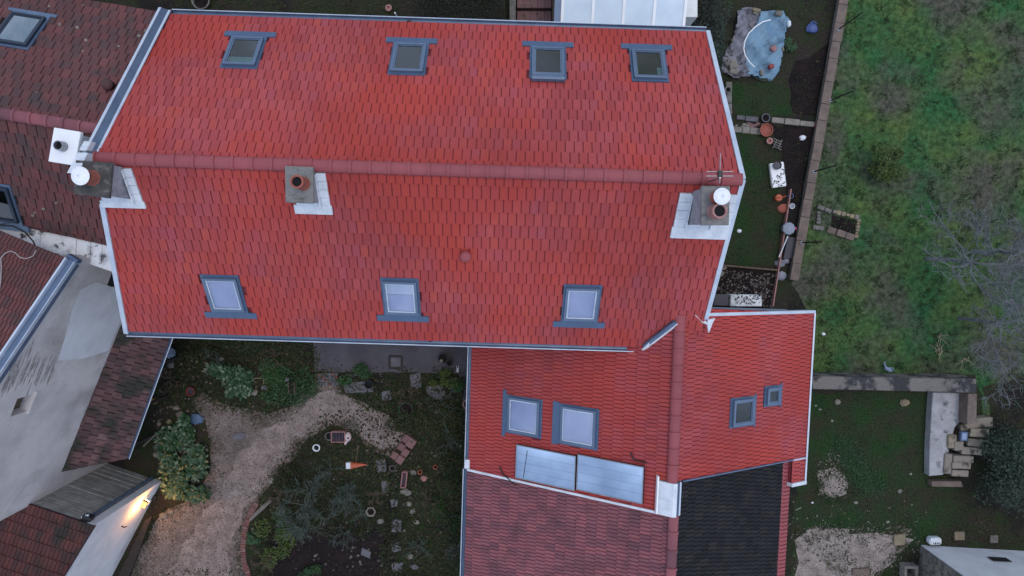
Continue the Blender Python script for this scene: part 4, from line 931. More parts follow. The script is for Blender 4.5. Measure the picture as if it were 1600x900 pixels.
for k in range(16):
    p = at(random.uniform(1145, 1192), random.uniform(193, 200), 0); tag(build(stone_mesh(p, random.uniform(.05, .1), .5), 'rubble_stone', M['stone_pale'] if k % 2 else M['block']), 'loose pale rubble stone between the two stone strips', 'stone', 'rubble between the stone strips')
tag(build(MB().box(at(1124, 414, 0), (at(1214, 422, 0) - at(1124, 414, 0)).normalized(), V((0, 1, 0)), UP, 0, 2.15, -.03, .03, 0, .18), 'edging_board', M['timber']), 'thin board edging between the small lawn and the gravel bed', 'board')
a, b = at(1233, 296, 0), at(1205, 478, 0); d = (b - a).normalized(); tag(build(MB().box(a, d, UP.cross(d), UP, 0, (b - a).length, -.02, .02, 0, .2), 'edging_board', M['terracotta_pale']), 'long rusty edging strip parallel to the garden wall', 'edging')
# patio details
mh = thing('manhole', 'square manhole with dark frame set in the concrete patio', 'manhole', tuple(at(618, 566, 0)))
build(pxbox(618, 566, .34, .32, -2, .012, .012), 'cover', M['slab'], mh)
for dx, dy, a_, b_ in ((0, 9.4, .5, .06), (0, -9.4, .5, .06), (9.8, 0, .06, .38), (-9.8, 0, .06, .38)): build(pxbox(618 + dx, 566 + dy, a_, b_, -2, .012, .02), 'frame', M['timber_dark'], mh)
dm = thing('brick_mat', 'dark rectangle of bricks set at the edge of the patio', 'paving', tuple(at(512, 592, 0)))
for i in range(6):
    for j in range(4): build(pxbox(499 + i * 5.4, 585 + j * 5.2, .115, .108, 0, .008, .03 + jit(.004)), 'brick', M['slab'] if (i * 3 + j) % 4 else M['brick'], dm)
SLB = [([(641, 585), (657, 582), (659, 604), (652, 608), (641, 602)], 'grey stepping slab just below the patio edge'), ([(666, 604), (690, 601), (696, 612), (692, 624), (668, 624)], 'largest grey stepping slab in the weeds'), ([(703, 592), (716, 590), (718, 610), (704, 614)], 'grey slab beside the concrete walkway'),
       ([(596, 612), (610, 609), (612, 624), (598, 626)], 'small grey slab on the edge of the gravel'), ([(537, 604), (552, 597), (578, 595), (584, 612), (540, 614)], 'flat grey slab under the black bucket'), ([(365, 676), (383, 676), (384, 686), (364, 686)], 'small grey slab sunk in the gravel path'),
       ([(612, 811), (628, 812), (627, 831), (612, 831)], 'square pale stepping slab in the lower garden'), ([(610, 780), (621, 778), (622, 790), (612, 793)], 'grey stepping stone above the square slab'), ([(611, 850), (624, 846), (627, 860), (613, 863)], 'rough grey slab below the square slab'),
       ([(611, 880), (630, 878), (628, 894), (614, 892)], 'lowest grey slab of the lower garden path'), ([(596, 752), (606, 750), (608, 768), (598, 770)], 'narrow grey slab at the top of the lower garden path'), ([(588, 718), (602, 716), (604, 736), (590, 738)], 'bluish grey slab where the gravel ends'), ([(566, 855), (580, 862), (578, 872), (564, 866)], 'dim grey slab on the dark soil bed')]
for poly_, lb in SLB: tag(build(slab_mesh(poly_, .0, .045 + jit(.008)), 'stepping_slab', M['slab'], bevel=.008), lb, 'slab', 'slabs in the lower garden')
# brick edge of the round bed
be = thing('brick_edging', 'curved row of bricks edging the planted bed by the gravel path', 'edging', tuple(at(382, 840, 0)))
arc = [(402, 785), (393, 800), (386, 818), (382, 838), (380, 858), (382, 878), (388, 895), (396, 915)]
for (u0, v0), (u1, v1) in zip(arc[:-1], arc[1:]):
    for k in range(5):
        a = at(u0 + (u1 - u0) * (k + .5) / 5, v0 + (v1 - v0) * (k + .5) / 5, 0); d = (at(u1, v1, 0) - at(u0, v0, 0)).normalized(); sd = UP.cross(d)
        build(MB().box(a, d, sd, UP, -.042, .042, -.1 + jit(.012), .1 + jit(.012), 0, .07 + jit(.012)), 'brick', M['brick'] if random.random() < .6 else M['block'], be, bevel=.006)
# gravel pebbles
pts = scatter(PATH, 5200) + scatter([(215, 905), (262, 810), (330, 770), (380, 820), (385, 905)], 900)
def pebbles(name, label, pts, smin, smax, m_):
    n = len(pts); vs = []; fs = []; 
    for i, p in enumerate(pts):
        r = random.uniform(smin, smax); b = len(vs); ph = random.random() * 6; k = 5
        for j in range(k): t = ph + j * 1.2566; vs.append((p[0] + r * math.cos(t) * (1 + jit(.25)), p[1] + r * math.sin(t) * (1 + jit(.25)), .004))
        vs.append((p[0] + jit(r * .3), p[1] + jit(r * .3), r * .8)); fs += [(b + j, b + (j + 1) % k, b + k) for j in range(k)]
    me = bpy.data.meshes.new(name); me.from_pydata(vs, [], fs); me.update(); a_ = me.attributes.new('rnd', 'FLOAT', 'FACE')
    a_.data.foreach_set('value', np.repeat(rng.random(n), 5)); me.materials.append(M[m_]); o = bpy.data.objects.new(name, me); COL.objects.link(o); o['kind'] = 'stuff'; return tag(o, label, 'gravel')
pebbles('gravel', 'pinkish gravel stones on the curving path', pts, .015, .04, 'pebble')
pebbles('gravel', 'pale broken stones strewn over the yard by the red wing', scatter([(1245, 830), (1290, 815), (1330, 826), (1400, 820), (1430, 830), (1400, 890), (1340, 930), (1235, 930)], 1000) + scatter([(1272, 730), (1300, 700), (1330, 730), (1328, 780), (1280, 778)], 220), .012, .03, 'pebble')
pebbles('gravel', 'pale stones scattered over the dark bed beside the white trough', scatter([(1135, 422), (1212, 428), (1205, 480), (1112, 462)], 300), .02, .05, 'stones')
pebbles('leaf_debris', 'dark clods and leaves scattered over the end of the gravel path', scatter([(500, 640), (560, 640), (640, 680), (620, 705), (590, 720), (560, 690), (500, 680)], 420), .02, .06, 'litter')
pebbles('garden_rubble', 'small stones and debris among the plants of the lower garden', scatter([(395, 560), (720, 600), (725, 895), (390, 895)], 330, avoid=(PATH,)) + scatter([(235, 540), (330, 540), (330, 760), (240, 740)], 320, avoid=(PATH,)), .02, .065, 'stones')

# ------------------------------------------------------------------ gardens: plants
ALLG = [(232, 525), (735, 545), (735, 960), (400, 960), (380, 850), (240, 760)]
stuff('ground_cover', 'low weeds and moss between the houses in the lower garden', 'ground cover', [(270, 528), (730, 545), (735, 950), (395, 950), (385, 830), (440, 740), (300, 640), (255, 620)], 24000, (.05, .14), 'cover', 14, .16, (PATH, [(487, 520), (745, 520), (742, 600), (716, 584), (492, 580)], [(425, 840), (600, 830), (604, 960), (415, 960)]))
stuff('leaf_litter', 'brown leaf litter on the dark soil of the lower garden', 'leaf litter', [(400, 740), (730, 640), (732, 950), (400, 950)], 450, (.04, .1), 'litter', 9, .2, (PATH,), .4)
stuff('leaf_litter', 'brown leaves along the shady left edge of the garden', 'leaf litter', [(245, 535), (330, 535), (300, 640), (330, 770), (240, 800), (205, 900), (190, 900), (250, 700)], 300, (.04, .1), 'litter', 9, .2, (), .4)
stuff('grass', 'worn green grass of the large lawn beyond the garden wall', 'grass', [(1322, -20), (1640, -20), (1640, 640), (1540, 660), (1527, 585), (1275, 583), (1250, 450)], 5200, (.04, .10), 'grass', 10, .12, tilt=.9, asp=.35)
stuff('grass_tufts', 'darker coarse tufts dotted over the large lawn', 'grass', [(1322, -20), (1640, -20), (1640, 640), (1540, 660), (1527, 585), (1275, 583), (1250, 450)], 5500, (.05, .14), 'grass_dark', 14, .07, tilt=.9, asp=.35)
stuff('leaf_litter', 'fallen leaves dotted over the large lawn', 'leaf litter', [(1322, -20), (1640, -20), (1640, 640), (1540, 660), (1527, 585), (1275, 583), (1250, 450)], 900, (.03, .08), 'litter', 0, .1, tilt=.3)
stuff('grass', 'dark grass in the yard beside the red wing', 'grass', [(1268, 616), (1452, 616), (1452, 750), (1600, 790), (1600, 850), (1440, 848), (1420, 820), (1330, 830), (1262, 812)], 1300, (.04, .09), 'grass_dark', 10, .12, ([(1272, 730), (1300, 715), (1330, 735), (1326, 780), (1280, 778)],), .9, .35)
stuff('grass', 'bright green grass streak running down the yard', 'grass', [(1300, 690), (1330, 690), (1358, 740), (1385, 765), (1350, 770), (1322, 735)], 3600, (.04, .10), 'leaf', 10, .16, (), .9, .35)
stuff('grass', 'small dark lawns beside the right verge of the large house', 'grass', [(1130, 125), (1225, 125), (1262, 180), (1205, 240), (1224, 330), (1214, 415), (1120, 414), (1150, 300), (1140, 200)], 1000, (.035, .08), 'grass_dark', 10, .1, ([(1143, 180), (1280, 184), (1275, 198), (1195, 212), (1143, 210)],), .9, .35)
stuff('ground_cover', 'weedy strip of soil left of the garden wall', 'ground cover', [(1235, -10), (1310, -10), (1292, 150), (1262, 320), (1236, 300), (1240, 110)], 230, (.04, .1), 'cover', 12, .12)
stuff('ground_cover', 'rough weeds above the roof of the red wing', 'ground cover', [(1240, 440), (1290, 420), (1350, 470), (1345, 540), (1280, 580), (1272, 490), (1230, 486)], 280, (.04, .11), 'cover', 14, .13)
stuff('leaf_litter', 'brown leaves among the weeds above the red wing', 'leaf litter', [(1270, 450), (1345, 460), (1330, 540), (1280, 540)], 120, (.04, .1), 'litter', 8, .15, (), .4)
stuff('ground_cover', 'mixed weeds and leaves in the strip above the large house', 'ground cover', [(200, -30), (640, -30), (640, 40), (260, 24)], 520, (.04, .12), 'cover', 14, .12)
stuff('leaf_litter', 'fallen leaves in the strip above the large house', 'leaf litter', [(240, -30), (640, -30), (640, 30), (270, 18)], 260, (.04, .1), 'litter', 7, .15, (), .4)
stuff('leaf_litter', 'dark leaf litter under the bare trees', 'leaf litter', [(1520, 560), (1640, 520), (1640, 860), (1480, 840), (1545, 760)], 400, (.04, .1), 'litter', 8, .2, (), .4)
stuff('ground_cover', 'dark weeds below the bare trees at the edge of the lawn', 'ground cover', [(1530, 590), (1640, 540), (1640, 860), (1450, 830), (1550, 740)], 260, (.04, .1), 'grass_dark', 12, .15)

def edge_scatter(poly, n, spread, clump=5):
    out = []; L = [((at(*poly[i], 0)), (at(*poly[(i + 1) % len(poly)], 0))) for i in range(len(poly))]; W = [(b - a).length for a, b in L]
    for _ in range(n):
        a, b = random.choices(L, W)[0]; p = a.lerp(b, random.random()); q = V((random.gauss(0, spread), random.gauss(0, spread), 0))
        for _ in range(clump): out.append((p.x + q.x + random.gauss(0, .07), p.y + q.y + random.gauss(0, .07), random.uniform(.012, .05)))
    return out
tag(leaf_mesh('path_weeds', edge_scatter(PATH[1:-1], 620, .2), (.03, .09), 'cover', .8, kind='stuff'), 'weeds creeping over the edges of the gravel path', 'weeds')
tag(leaf_mesh('path_litter', edge_scatter(PATH[1:-1], 420, .3, 3) + scatter(PATH, 420), (.03, .08), 'litter', .3, kind='stuff'), 'fallen leaves and clods on the gravel path', 'leaf litter')
DUST = [(1250, 840), (1280, 822), (1320, 828), (1352, 838), (1392, 832), (1420, 820), (1424, 850), (1400, 880), (1370, 900)]
tag(leaf_mesh('yard_weeds', edge_scatter(DUST, 330, .3) + edge_scatter([(1280, 738), (1304, 732), (1322, 742), (1325, 772), (1300, 776), (1282, 768)], 150, .16), (.03, .09), 'grass_dark', .8, kind='stuff'), 'weeds invading the edges of the pale dusty patches', 'weeds')
pebbles('gravel', 'pale chips scattered round the edge of the dusty yard', [(p[0], p[1]) for p in edge_scatter(DUST, 420, .4, 1)], .012, .035, 'pebble')
def bush(name, label, cat, u, v, rx, ry, h, n, size, m_, group=None, zc=None, stems=4, shape=1.0, parts=('foliage', 'stem'), asp=.5, tilt=1.0, ztop=None):
    "leaves spread through a lumpy dome, more of them towards the outside; stems reach into it"
    c = at(u, v, h * .5 if zc is None else zc); c = V((c.x, c.y, 0)); t = thing(name, label, cat, tuple(c), group)
    nl = max(5, int(n / 140)); lob = [(jit(.75), jit(.75), random.uniform(.25, .9), random.uniform(.28, .5)) for _ in range(nl)]; P = []
    for i in range(n):
        lx, ly, lz, lr = lob[i % nl]; q = V((random.gauss(0, 1), random.gauss(0, 1), random.gauss(0, 1))).normalized() * lr * random.uniform(.55, 1.05)
        P.append((c.x + (lx + q.x) * rx, c.y + (ly + q.y) * ry, max(.02, (lz + q.z * .8) * h * .8)))
    leaf_mesh(parts[0], P, size, m_, tilt, asp, parent=t)
    for k in range(stems):
        a = random.random() * 6.28; e = c + V((math.cos(a) * rx * .6, math.sin(a) * ry * .6, h * .7)); build(MB().tube([c + V((jit(.04), jit(.04), 0)), c.lerp(e, .5) + V((jit(.08), jit(.08), 0)), e], [.025, .018, .008], 5), parts[1], M['bark_green'], t)
    return t
bush('lawn_shrub', 'small yellow-green shrub standing alone on the lawn', 'shrub', 1386, 255, .6, .66, 1.2, 1700, (.06, .14), 'leaf_yellow')
bush('evergreen_bush', 'big dark evergreen bush at the right edge below the stone blocks', 'bush', 1590, 735, 1.45, 1.6, 2.1, 6500, (.06, .14), 'leaf_dark')
bush('evergreen_bush', 'dark bush hiding the ground between conservatory and tarpaulin', 'bush', 1098, 62, .85, 1.5, 1.6, 3200, (.05, .12), 'leaf_dark')
bush('evergreen_bush', 'dark bush behind the conservatory at the top edge', 'bush', 1095, 0, .9, .8, 1.4, 1500, (.05, .12), 'leaf_hedge')
hd = thing('hedge', 'clipped dark brown-green hedge behind the large house', 'hedge', tuple(at(717, 8, 0)))
P = []
a0, a1 = at(652, 34, .9), at(788, -40, .9)
for i in range(7000): P.append((random.uniform(a0.x, a1.x), random.uniform(a0.y, a1.y), random.uniform(.25, 1.0) ** .4 * 1.0 + jit(.03)))
leaf_mesh('foliage', P, (.04, .09), 'leaf_hedge', 1, .5, parent=hd)
for k in range(5): p = at(668 + k * 26, 0, 0); build(MB().tube([p, p + V((jit(.1), jit(.1), .8))], [.03, .015], 5), 'stem', M['timber_dark'], hd)
BL = [(285, 712, .95, 1.15, .7, 1300, 'large broad-leaved plant beside the dark passage'), (290, 668, .5, .55, .5, 420, 'broad-leaved plant at the narrow end of the passage bed'), (368, 592, 1.05, .65, .6, 950, 'broad-leaved plant below the left half of the large roof'), (290, 755, .8, .7, .6, 700, 'broad-leaved plant next to the corner of the lamp-lit wall')]
for u, v, rx, ry, h, n_, lb in BL: bush('broad_leaved_plant', lb, 'plant', u, v, rx, ry, h, n_, (.12, .24), 'leaf_big', 'broad-leaved plants along the gravel path', stems=3, asp=.55, tilt=.6)
GB = [(450, 595, 1.05, .9, .4, 2600, 'leaf', 'round tuft of bright ground plants left of the patio'), (556, 585, .6, .35, .35, 800, 'leaf', 'low green mound at the edge of the patio'), (692, 594, .55, .4, .5, 700, 'leaf_yellow', 'yellow-green plant below the two dark pots'),
      (716, 600, .28, .3, .4, 300, 'leaf', 'small green plant beside the white bottle'), (690, 660, .9, .8, .45, 1200, 'cover', 'dark weeds beside the gutter of the red wing'), (635, 650, .7, .7, .4, 900, 'cover', 'dark weeds right of the gravel end'), (700, 740, .75, .9, .5, 1300, 'cover', 'leafy weeds near the orange pot'),
      (700, 810, .7, .8, .45, 1100, 'grass_dark', 'dark green weeds beside the rose-tiled annex'), (430, 850, .75, .9, .45, 1100, 'leaf_yellow', 'yellowing plants inside the brick edging'), (450, 815, .45, .5, .5, 600, 'leaf', 'green tuft at the foot of the bare shrub'), (440, 745, .7, .6, .4, 900, 'cover', 'weeds beside the lower bend of the path'),
      (485, 893, .45, .25, .4, 500, 'leaf', 'bright green clump at the bottom edge of the picture'), (392, 540, 1.6, .4, .6, 1500, 'cover', 'shady ivy-like plants under the eaves of the large house'), (320, 545, .9, .4, .5, 700, 'cover', 'dim plants in the corner under the eaves'), (660, 625, .5, .3, .35, 500, 'cover', 'weeds between the stepping slabs')]
for u, v, rx, ry, h, n_, mm, lb in GB: bush('garden_plant', lb, 'plant', u, v, rx, ry, h, n_, (.05, .12), mm, 'garden plants in the lower garden', stems=3)
for u, v, lb in ((395, 842, 'small bright rosette inside the brick edging'), (1235, 68, 'green weed on the soil right of the tarpaulin')): bush('rosette_plant', lb, 'plant', u, v, .25, .25, .25, 160, (.08, .14), 'leaf', stems=2, tilt=.5)

# bare trees and shrub
def bare(name, label, cat, base, top, spread, m_, seed, levels=5, r0=.09, n0=5, up=.25, group=None, flat=.55):
    rs = random.Random(seed); t = thing(name, label, cat, tuple(base), group); tr = MB(); tr.tube([base, base.lerp(top, .5) + V((rs.uniform(-.08, .08), rs.uniform(-.08, .08), 0)), top], [r0 * 1.3, r0 * 1.1, r0], 8); build(tr, 'trunk', m_, t)
    tw = MB()
    def grow(mb, p, d, l, r, lev):
        pts = [p]; q = p.copy(); dd = d.copy(); n = 4
        for k in range(n):
            dd = (dd + V((rs.uniform(-.35, .35), rs.uniform(-.35, .35), rs.uniform(-.18, .26)))).normalized(); q = q + dd * l / n; q.z = max(q.z, .3); pts.append(q.copy())
        mb.tube(pts, [r * (1 - .6 * k / n) for k in range(n + 1)], 4 if lev > 1 else 6)
        if lev >= levels: return
        for k in range(rs.choice((3, 3, 4, 4))):
            a = pts[rs.randint(1, n)]; e = (dd + V((rs.uniform(-1, 1), rs.uniform(-1, 1), rs.uniform(-.3, .6))) * .95).normalized(); e.z *= .8
            grow(tw if lev >= 1 else mb, a, e, l * rs.uniform(.5, .78), max(r * .55, .0075), lev + 1)
    for k in range(n0):
        a = 6.283 * k / n0 + rs.uniform(-.4, .4); d = V((math.cos(a) * flat * 1.6, math.sin(a) * flat * 1.6, up + rs.uniform(0, .4))).normalized(); lm = MB()
        grow(lm, top, d, spread * rs.uniform(.42, .62), r0 * .62, 0); build(lm, 'limb', m_, t)
    build(tw, 'twigs', m_, t)['kind'] = 'stuff'; return t
bt = at(1516, 410, 2.0); bare('bare_tree', 'leafless grey tree spreading over the right side of the lawn', 'tree', V((bt.x - .3, bt.y + .1, 0)), bt, 3.1, M['bark'], 5, levels=4, r0=.06, n0=7)
bt = at(1560, 505, 1.8); bare('bare_tree', 'second leafless tree with denser twigs near the stained concrete wall', 'tree', V((bt.x - .2, bt.y, 0)), bt, 2.5, M['bark'], 11, levels=4, r0=.055, n0=7)
bt = at(1590, 395, 1.9); bare('bare_tree', 'leafless tree partly cut off by the right edge of the picture', 'tree', V((bt.x - .2, bt.y, 0)), bt, 2.0, M['bark'], 23, levels=4, r0=.07, n0=5)
bt = at(478, 790, .5); bare('bare_shrub', 'leafless greenish shrub spreading over the planted round bed', 'shrub', V((bt.x, bt.y, 0)), bt, 1.5, M['bark_green'], 8, levels=4, r0=.04, n0=7)
bt = at(545, 770, .4); bare('bare_shrub', 'second leafless shrub right of the first in the round bed', 'shrub', V((bt.x, bt.y, 0)), bt, 1.15, M['bark_green'], 31, levels=4, r0=.03, n0=6)
LEG = [(640, 620, 'thin leggy weed stalks by the largest stepping slab'), (700, 690, 'leggy stalks beside the gutter of the wing'), (672, 780, 'leggy stalks right of the stepping path'), (715, 850, 'leggy stalks beside the annex gutter'), (590, 770, 'leggy stalks left of the stepping path'), (520, 730, 'leggy stalks below the wooden crate'), (440, 770, 'leggy stalks above the log'), (655, 850, 'leggy stalks low in the garden right of the slabs'), (420, 870, 'leggy stalks inside the brick edging'), (340, 560, 'leggy stalks under the eaves'), (430, 555, 'leggy stalks above the bright tuft'), (540, 830, 'leggy stalks on the dark soil bed'), (270, 590, 'leggy stalks near the lean-to gutter'), (690, 625, 'leggy stalks below the yellow-green plant')]
for k, (u, v, lb) in enumerate(LEG):
    p = at(u, v, 0); bare('leggy_weed', lb, 'plant', p, p + V((0, 0, .18)), .75, M['bark_green'] if k % 2 else M['timber'], 100 + k, levels=2, r0=.014, n0=6, group='leggy weeds in the lower garden')
# cut dry branches on the lawn
for u, v, r_, lb in ((1467, 548, 1.5, 'bundle of dry straw-coloured stalks on the lawn above the stained wall'), (1508, 566, .4, 'dry stalks lying by the corner of the stained wall'), (1472, 526, .3, 'few dry stalks above the straw-coloured bundle')):
    c = at(u, v, .05); mb = MB()
    for k in range(16 if r_ > 1 else 7):
        a = r_ * 1.0 + random.uniform(-1.1, 1.1) + (math.pi if k % 3 == 0 else 0); l = random.uniform(.15, .42); d = V((math.cos(a), math.sin(a), .1)); s = c + V((jit(.1), jit(.16), 0)); mb.tube([s, s + d * l * .5 + V((jit(.03), jit(.03), .03)), s + d * l], [.012, .01, .004], 4)
    tag(build(mb, 'dry_stalks', M['straw']), lb, 'branches')

# ------------------------------------------------------------------ gardens: loose things
def garden_pot(name, label, u, v, r, h, m_, rim=.2, fill='soil', group=None, z0=0.0, n=18, sx=1, sy=1, cat='pot'):
    p = at(u, v, z0 + h); p = V((p.x, p.y, z0)); t = thing(name, label, cat, tuple(p), group)
    build(MB().lathe(p, [(r * .72, 0), (r * .98, h * .8), (r, h * .82), (r, h), (r * (1 - rim), h), (r * (.92 - rim), h * .45)], n, sx, sy), 'body', M[m_], t)
    if fill: build(MB().lathe(p + UP * h * .62, [(r * (.97 - rim), 0), (r * .4, h * .05), (.005, h * .06)], 12, sx, sy), 'filling', M[fill], t)
    return t
garden_pot('black_pot', 'round black pot with a pale ball on the patio', 692, 560, .19, .3, 'blackp', .12, 'black')
tag(build(MB().lathe(at(690, 563, .3) - UP * .0, [(.005, 0), (.05, .02), (.075, .07), (.05, .125), (.005, .14)], 12), 'pale_ball', M['stone_pale'], sm=True), 'pale ball resting in the black pot on the patio', 'ball')
garden_pot('black_pot', 'square-looking dark pot beside the pot with the ball', 702, 567, .15, .22, 'blackp', .12, 'black', n=4)
bo = thing('white_bottle', 'white plastic bottle lying at the right end of the patio', 'bottle', tuple(at(715, 577, .012))); p = at(715, 579, .05)
build(MB().tube([p + V((0, -.06, 0)), p + V((0, .08, 0)), p + V((0, .1, 0))], [.045, .045, .02], 10), 'body', M['white_plastic'], bo); build(MB().tube([p + V((-.03, .08, .02)), p + V((-.04, .18, .02))], .01, 5), 'handle', M['white_plastic'], bo); build(MB().tube([p + V((.03, .08, .02)), p + V((.04, .18, .02))], .01, 5), 'handle', M['white_plastic'], bo)
garden_pot('black_bucket', 'black bucket standing on the flat grey slab', 576, 601, .16, .26, 'blackp', .1, 'black', z0=.05, cat='bucket')
garden_pot('ring_planter', 'pale round planter against the gutter of the red wing', 731, 632, .2, .3, 'terracotta_pale', .2)
garden_pot('green_planter', 'dark green round tub among the weeds', 634, 640, .27, .2, 'green_plastic', .1)
garden_pot('ring_planter', 'pale ring-shaped pot beside the dark wooden crate', 514, 682, .16, .2, 'stone', .15, 'black')
garden_pot('white_ring_pot', 'white ring-shaped pot on the weeds below the gravel bend', 494, 700, .14, .2, 'white_plastic', .25, 'black')
garden_pot('ring_planter', 'small mossy round planter below the pink blocks', 613, 732, .12, .15, 'stone', .15)
garden_pot('stone_planter', 'six-sided stone planter at the end of the bare shrub', 579, 800, .2, .2, 'stone_pale', .25, n=6)
for u, v, lb in ((656, 738, 'small orange flowerpot in the weeds'), (680, 730, 'orange-red flowerpot nearer the red wing')): garden_pot('orange_pot', lb, u, v, .085, .14, 'orange_plastic', .2, group='orange flowerpots')
rp = thing('trough_planter', 'narrow rectangular planter with brown soil', 'planter', tuple(at(631, 750, 0)))
for dx, dy, a_, b_ in ((0, .3, .2, .035), (0, -.3, .2, .035), (.09, 0, .035, .6), (-.09, 0, .035, .6)):
    p = at(631, 750, .2); build(MB().box(V((p.x + dx + dy * .12, p.y + dy, 0)), V((1, 0, 0)), V((.12, 1, 0)).normalized(), UP, -a_ / 2, a_ / 2, -b_ / 2, b_ / 2, 0, .2), 'side', M['terracotta_pale'], rp)
build(pxbox(631, 750, .16, .56, -7, 0, .12, z=.2), 'soil_filling', M['room_warm'], rp)
tag(build(pxbox(631, 768, .3, .14, 20, 0, .1), 'kerb_block', M['stone_pale'], bevel=.03), 'pale stone at the foot of the narrow planter', 'stone')
cr_ = thing('wooden_crate', 'dark reddish wooden crate beside the pink-white ornament', 'crate', tuple(at(528, 683, 0)))
for k in range(4): build(pxbox(521 + k * 4.6, 683, .085, .36, 0, .0, .22), 'slat', M['room_warm'], cr_)
for dy in (-8, 8): build(pxbox(528, 683 + dy, .46, .03, 0, 0, .26), 'rail', M['terracotta_pale'], cr_)
for dx in (-10.5, 10.5): build(pxbox(528 + dx, 683, .03, .4, 0, 0, .25), 'rail', M['terracotta_pale'], cr_)
og = thing('bird_ornament', 'pale pinkish bird-shaped garden ornament beside the crate', 'ornament', tuple(at(543, 683, 0))); p = at(543, 683, .2)
build(MB().lathe(V((p.x, p.y, 0)), [(.08, 0), (.15, .08), (.17, .16), (.1, .24), (.01, .27)], 12, .8, 1.1), 'body', M['pink_white'], og, sm=True); build(MB().tube([V((p.x - .03, p.y - .12, .12)), V((p.x - .1, p.y - .25, .12)), V((p.x - .12, p.y - .31, .1))], [.07, .055, .03], 8), 'tail', M['pink_white'], og, sm=True); build(MB().lathe(V((p.x + .03, p.y - .02, .25)), [(.04, 0), (.04, .02), (.005, .03)], 8), 'eye_spot', M['timber'], og)
cn_ = thing('orange_cone', 'orange cone lying on its side with a white base', 'cone', tuple(at(560, 727, 0))); a, b = at(549, 727, .1), at(573, 726, .1)
build(MB().tube([a, a.lerp(b, .12), b], [.15, .12, .02], 12), 'cone_body', M['orange_plastic'], cn_); build(MB().box(a, (b - a).normalized(), V((0, 1, 0)), UP, -.2, .0, -.12, .12, -.1, .06), 'cone_base', M['white_plastic'], cn_, bevel=.015)
a, b = at(556, 722, .05), at(560, 696, .12); tag(build(MB().tube([a, b], .022, 6), 'wooden_pole', M['timber']), 'short brown pole leaning by the orange cone', 'pole')
for k, (u, v, w_, h_, lb) in enumerate(((634, 686, .32, .26, 'topmost pink block in the slanting pile'), (642, 693, .36, .3, 'largest pink block in the slanting pile'), (627, 699, .26, .26, 'pink block in the middle of the slanting pile'), (633, 708, .3, .26, 'pink block at the right of the slanting pile'), (616, 712, .28, .26, 'pink block at the lower left of the slanting pile'), (625, 719, .3, .26, 'mossy pink block at the foot of the slanting pile'))):
    tag(build(pxbox(u, v, w_, h_, 55, 0, .2 + .04 * (k % 3)), 'pink_block', M['block'], bevel=.015), lb, 'block', 'pile of pink blocks')
a, b = at(391, 812, .1), at(424, 781, .1); tag(build(MB().tube([a, a.lerp(b, .4) + V((.03, .05, .02)), b], [.06, .085, .07], 8), 'log', M['stone']), 'pale weathered log across the edge of the planted bed', 'log')
wb = thing('wire_ball', 'ball of tangled pale wire beside the log', 'wire', tuple(at(440, 798, 0))); c = at(440, 798, .18)
for k in range(9):
    ax_ = V((random.gauss(0, 1), random.gauss(0, 1), random.gauss(0, 1))).normalized(); b1 = ax_.orthogonal().normalized(); b2 = ax_.cross(b1); r = random.uniform(.13, .19)
    build(MB().tube([c + (b1 * math.cos(t * .42) + b2 * math.sin(t * .42)) * r for t in range(16)], .011, 4), 'strand', M['stone_pale'], wb)
mc = thing('wire_crate', 'small dark crate on the tuft left of the patio', 'crate', tuple(at(455, 606, .1)))
for dx in (-4.5, 4.5): build(pxbox(455 + dx, 606, .03, .42, 3, .1, .3), 'side', M['timber'], mc)
for k in range(4): build(pxbox(455, 598 + k * 5.4, .2, .03, 3, .1, .3), 'slat', M['timber_dark'], mc)
tag(build(MB().lathe(at(450, 592, .3), [(.005, 0), (.06, .02), (.085, .08), (.06, .14), (.005, .16)], 12), 'stone_ball', M['slab'], sm=True), 'grey ball above the small dark crate', 'ball')
hp = thing('hoe_frame', 'thin pale wire hoop left of the bright tuft', 'wire', tuple(at(400, 590, 0))); build(MB().tube([at(388, 591, .2), at(410, 591, .2), at(412, 584, .2), at(412, 600, .2)], .012, 5), 'bar', M['straw'], hp)
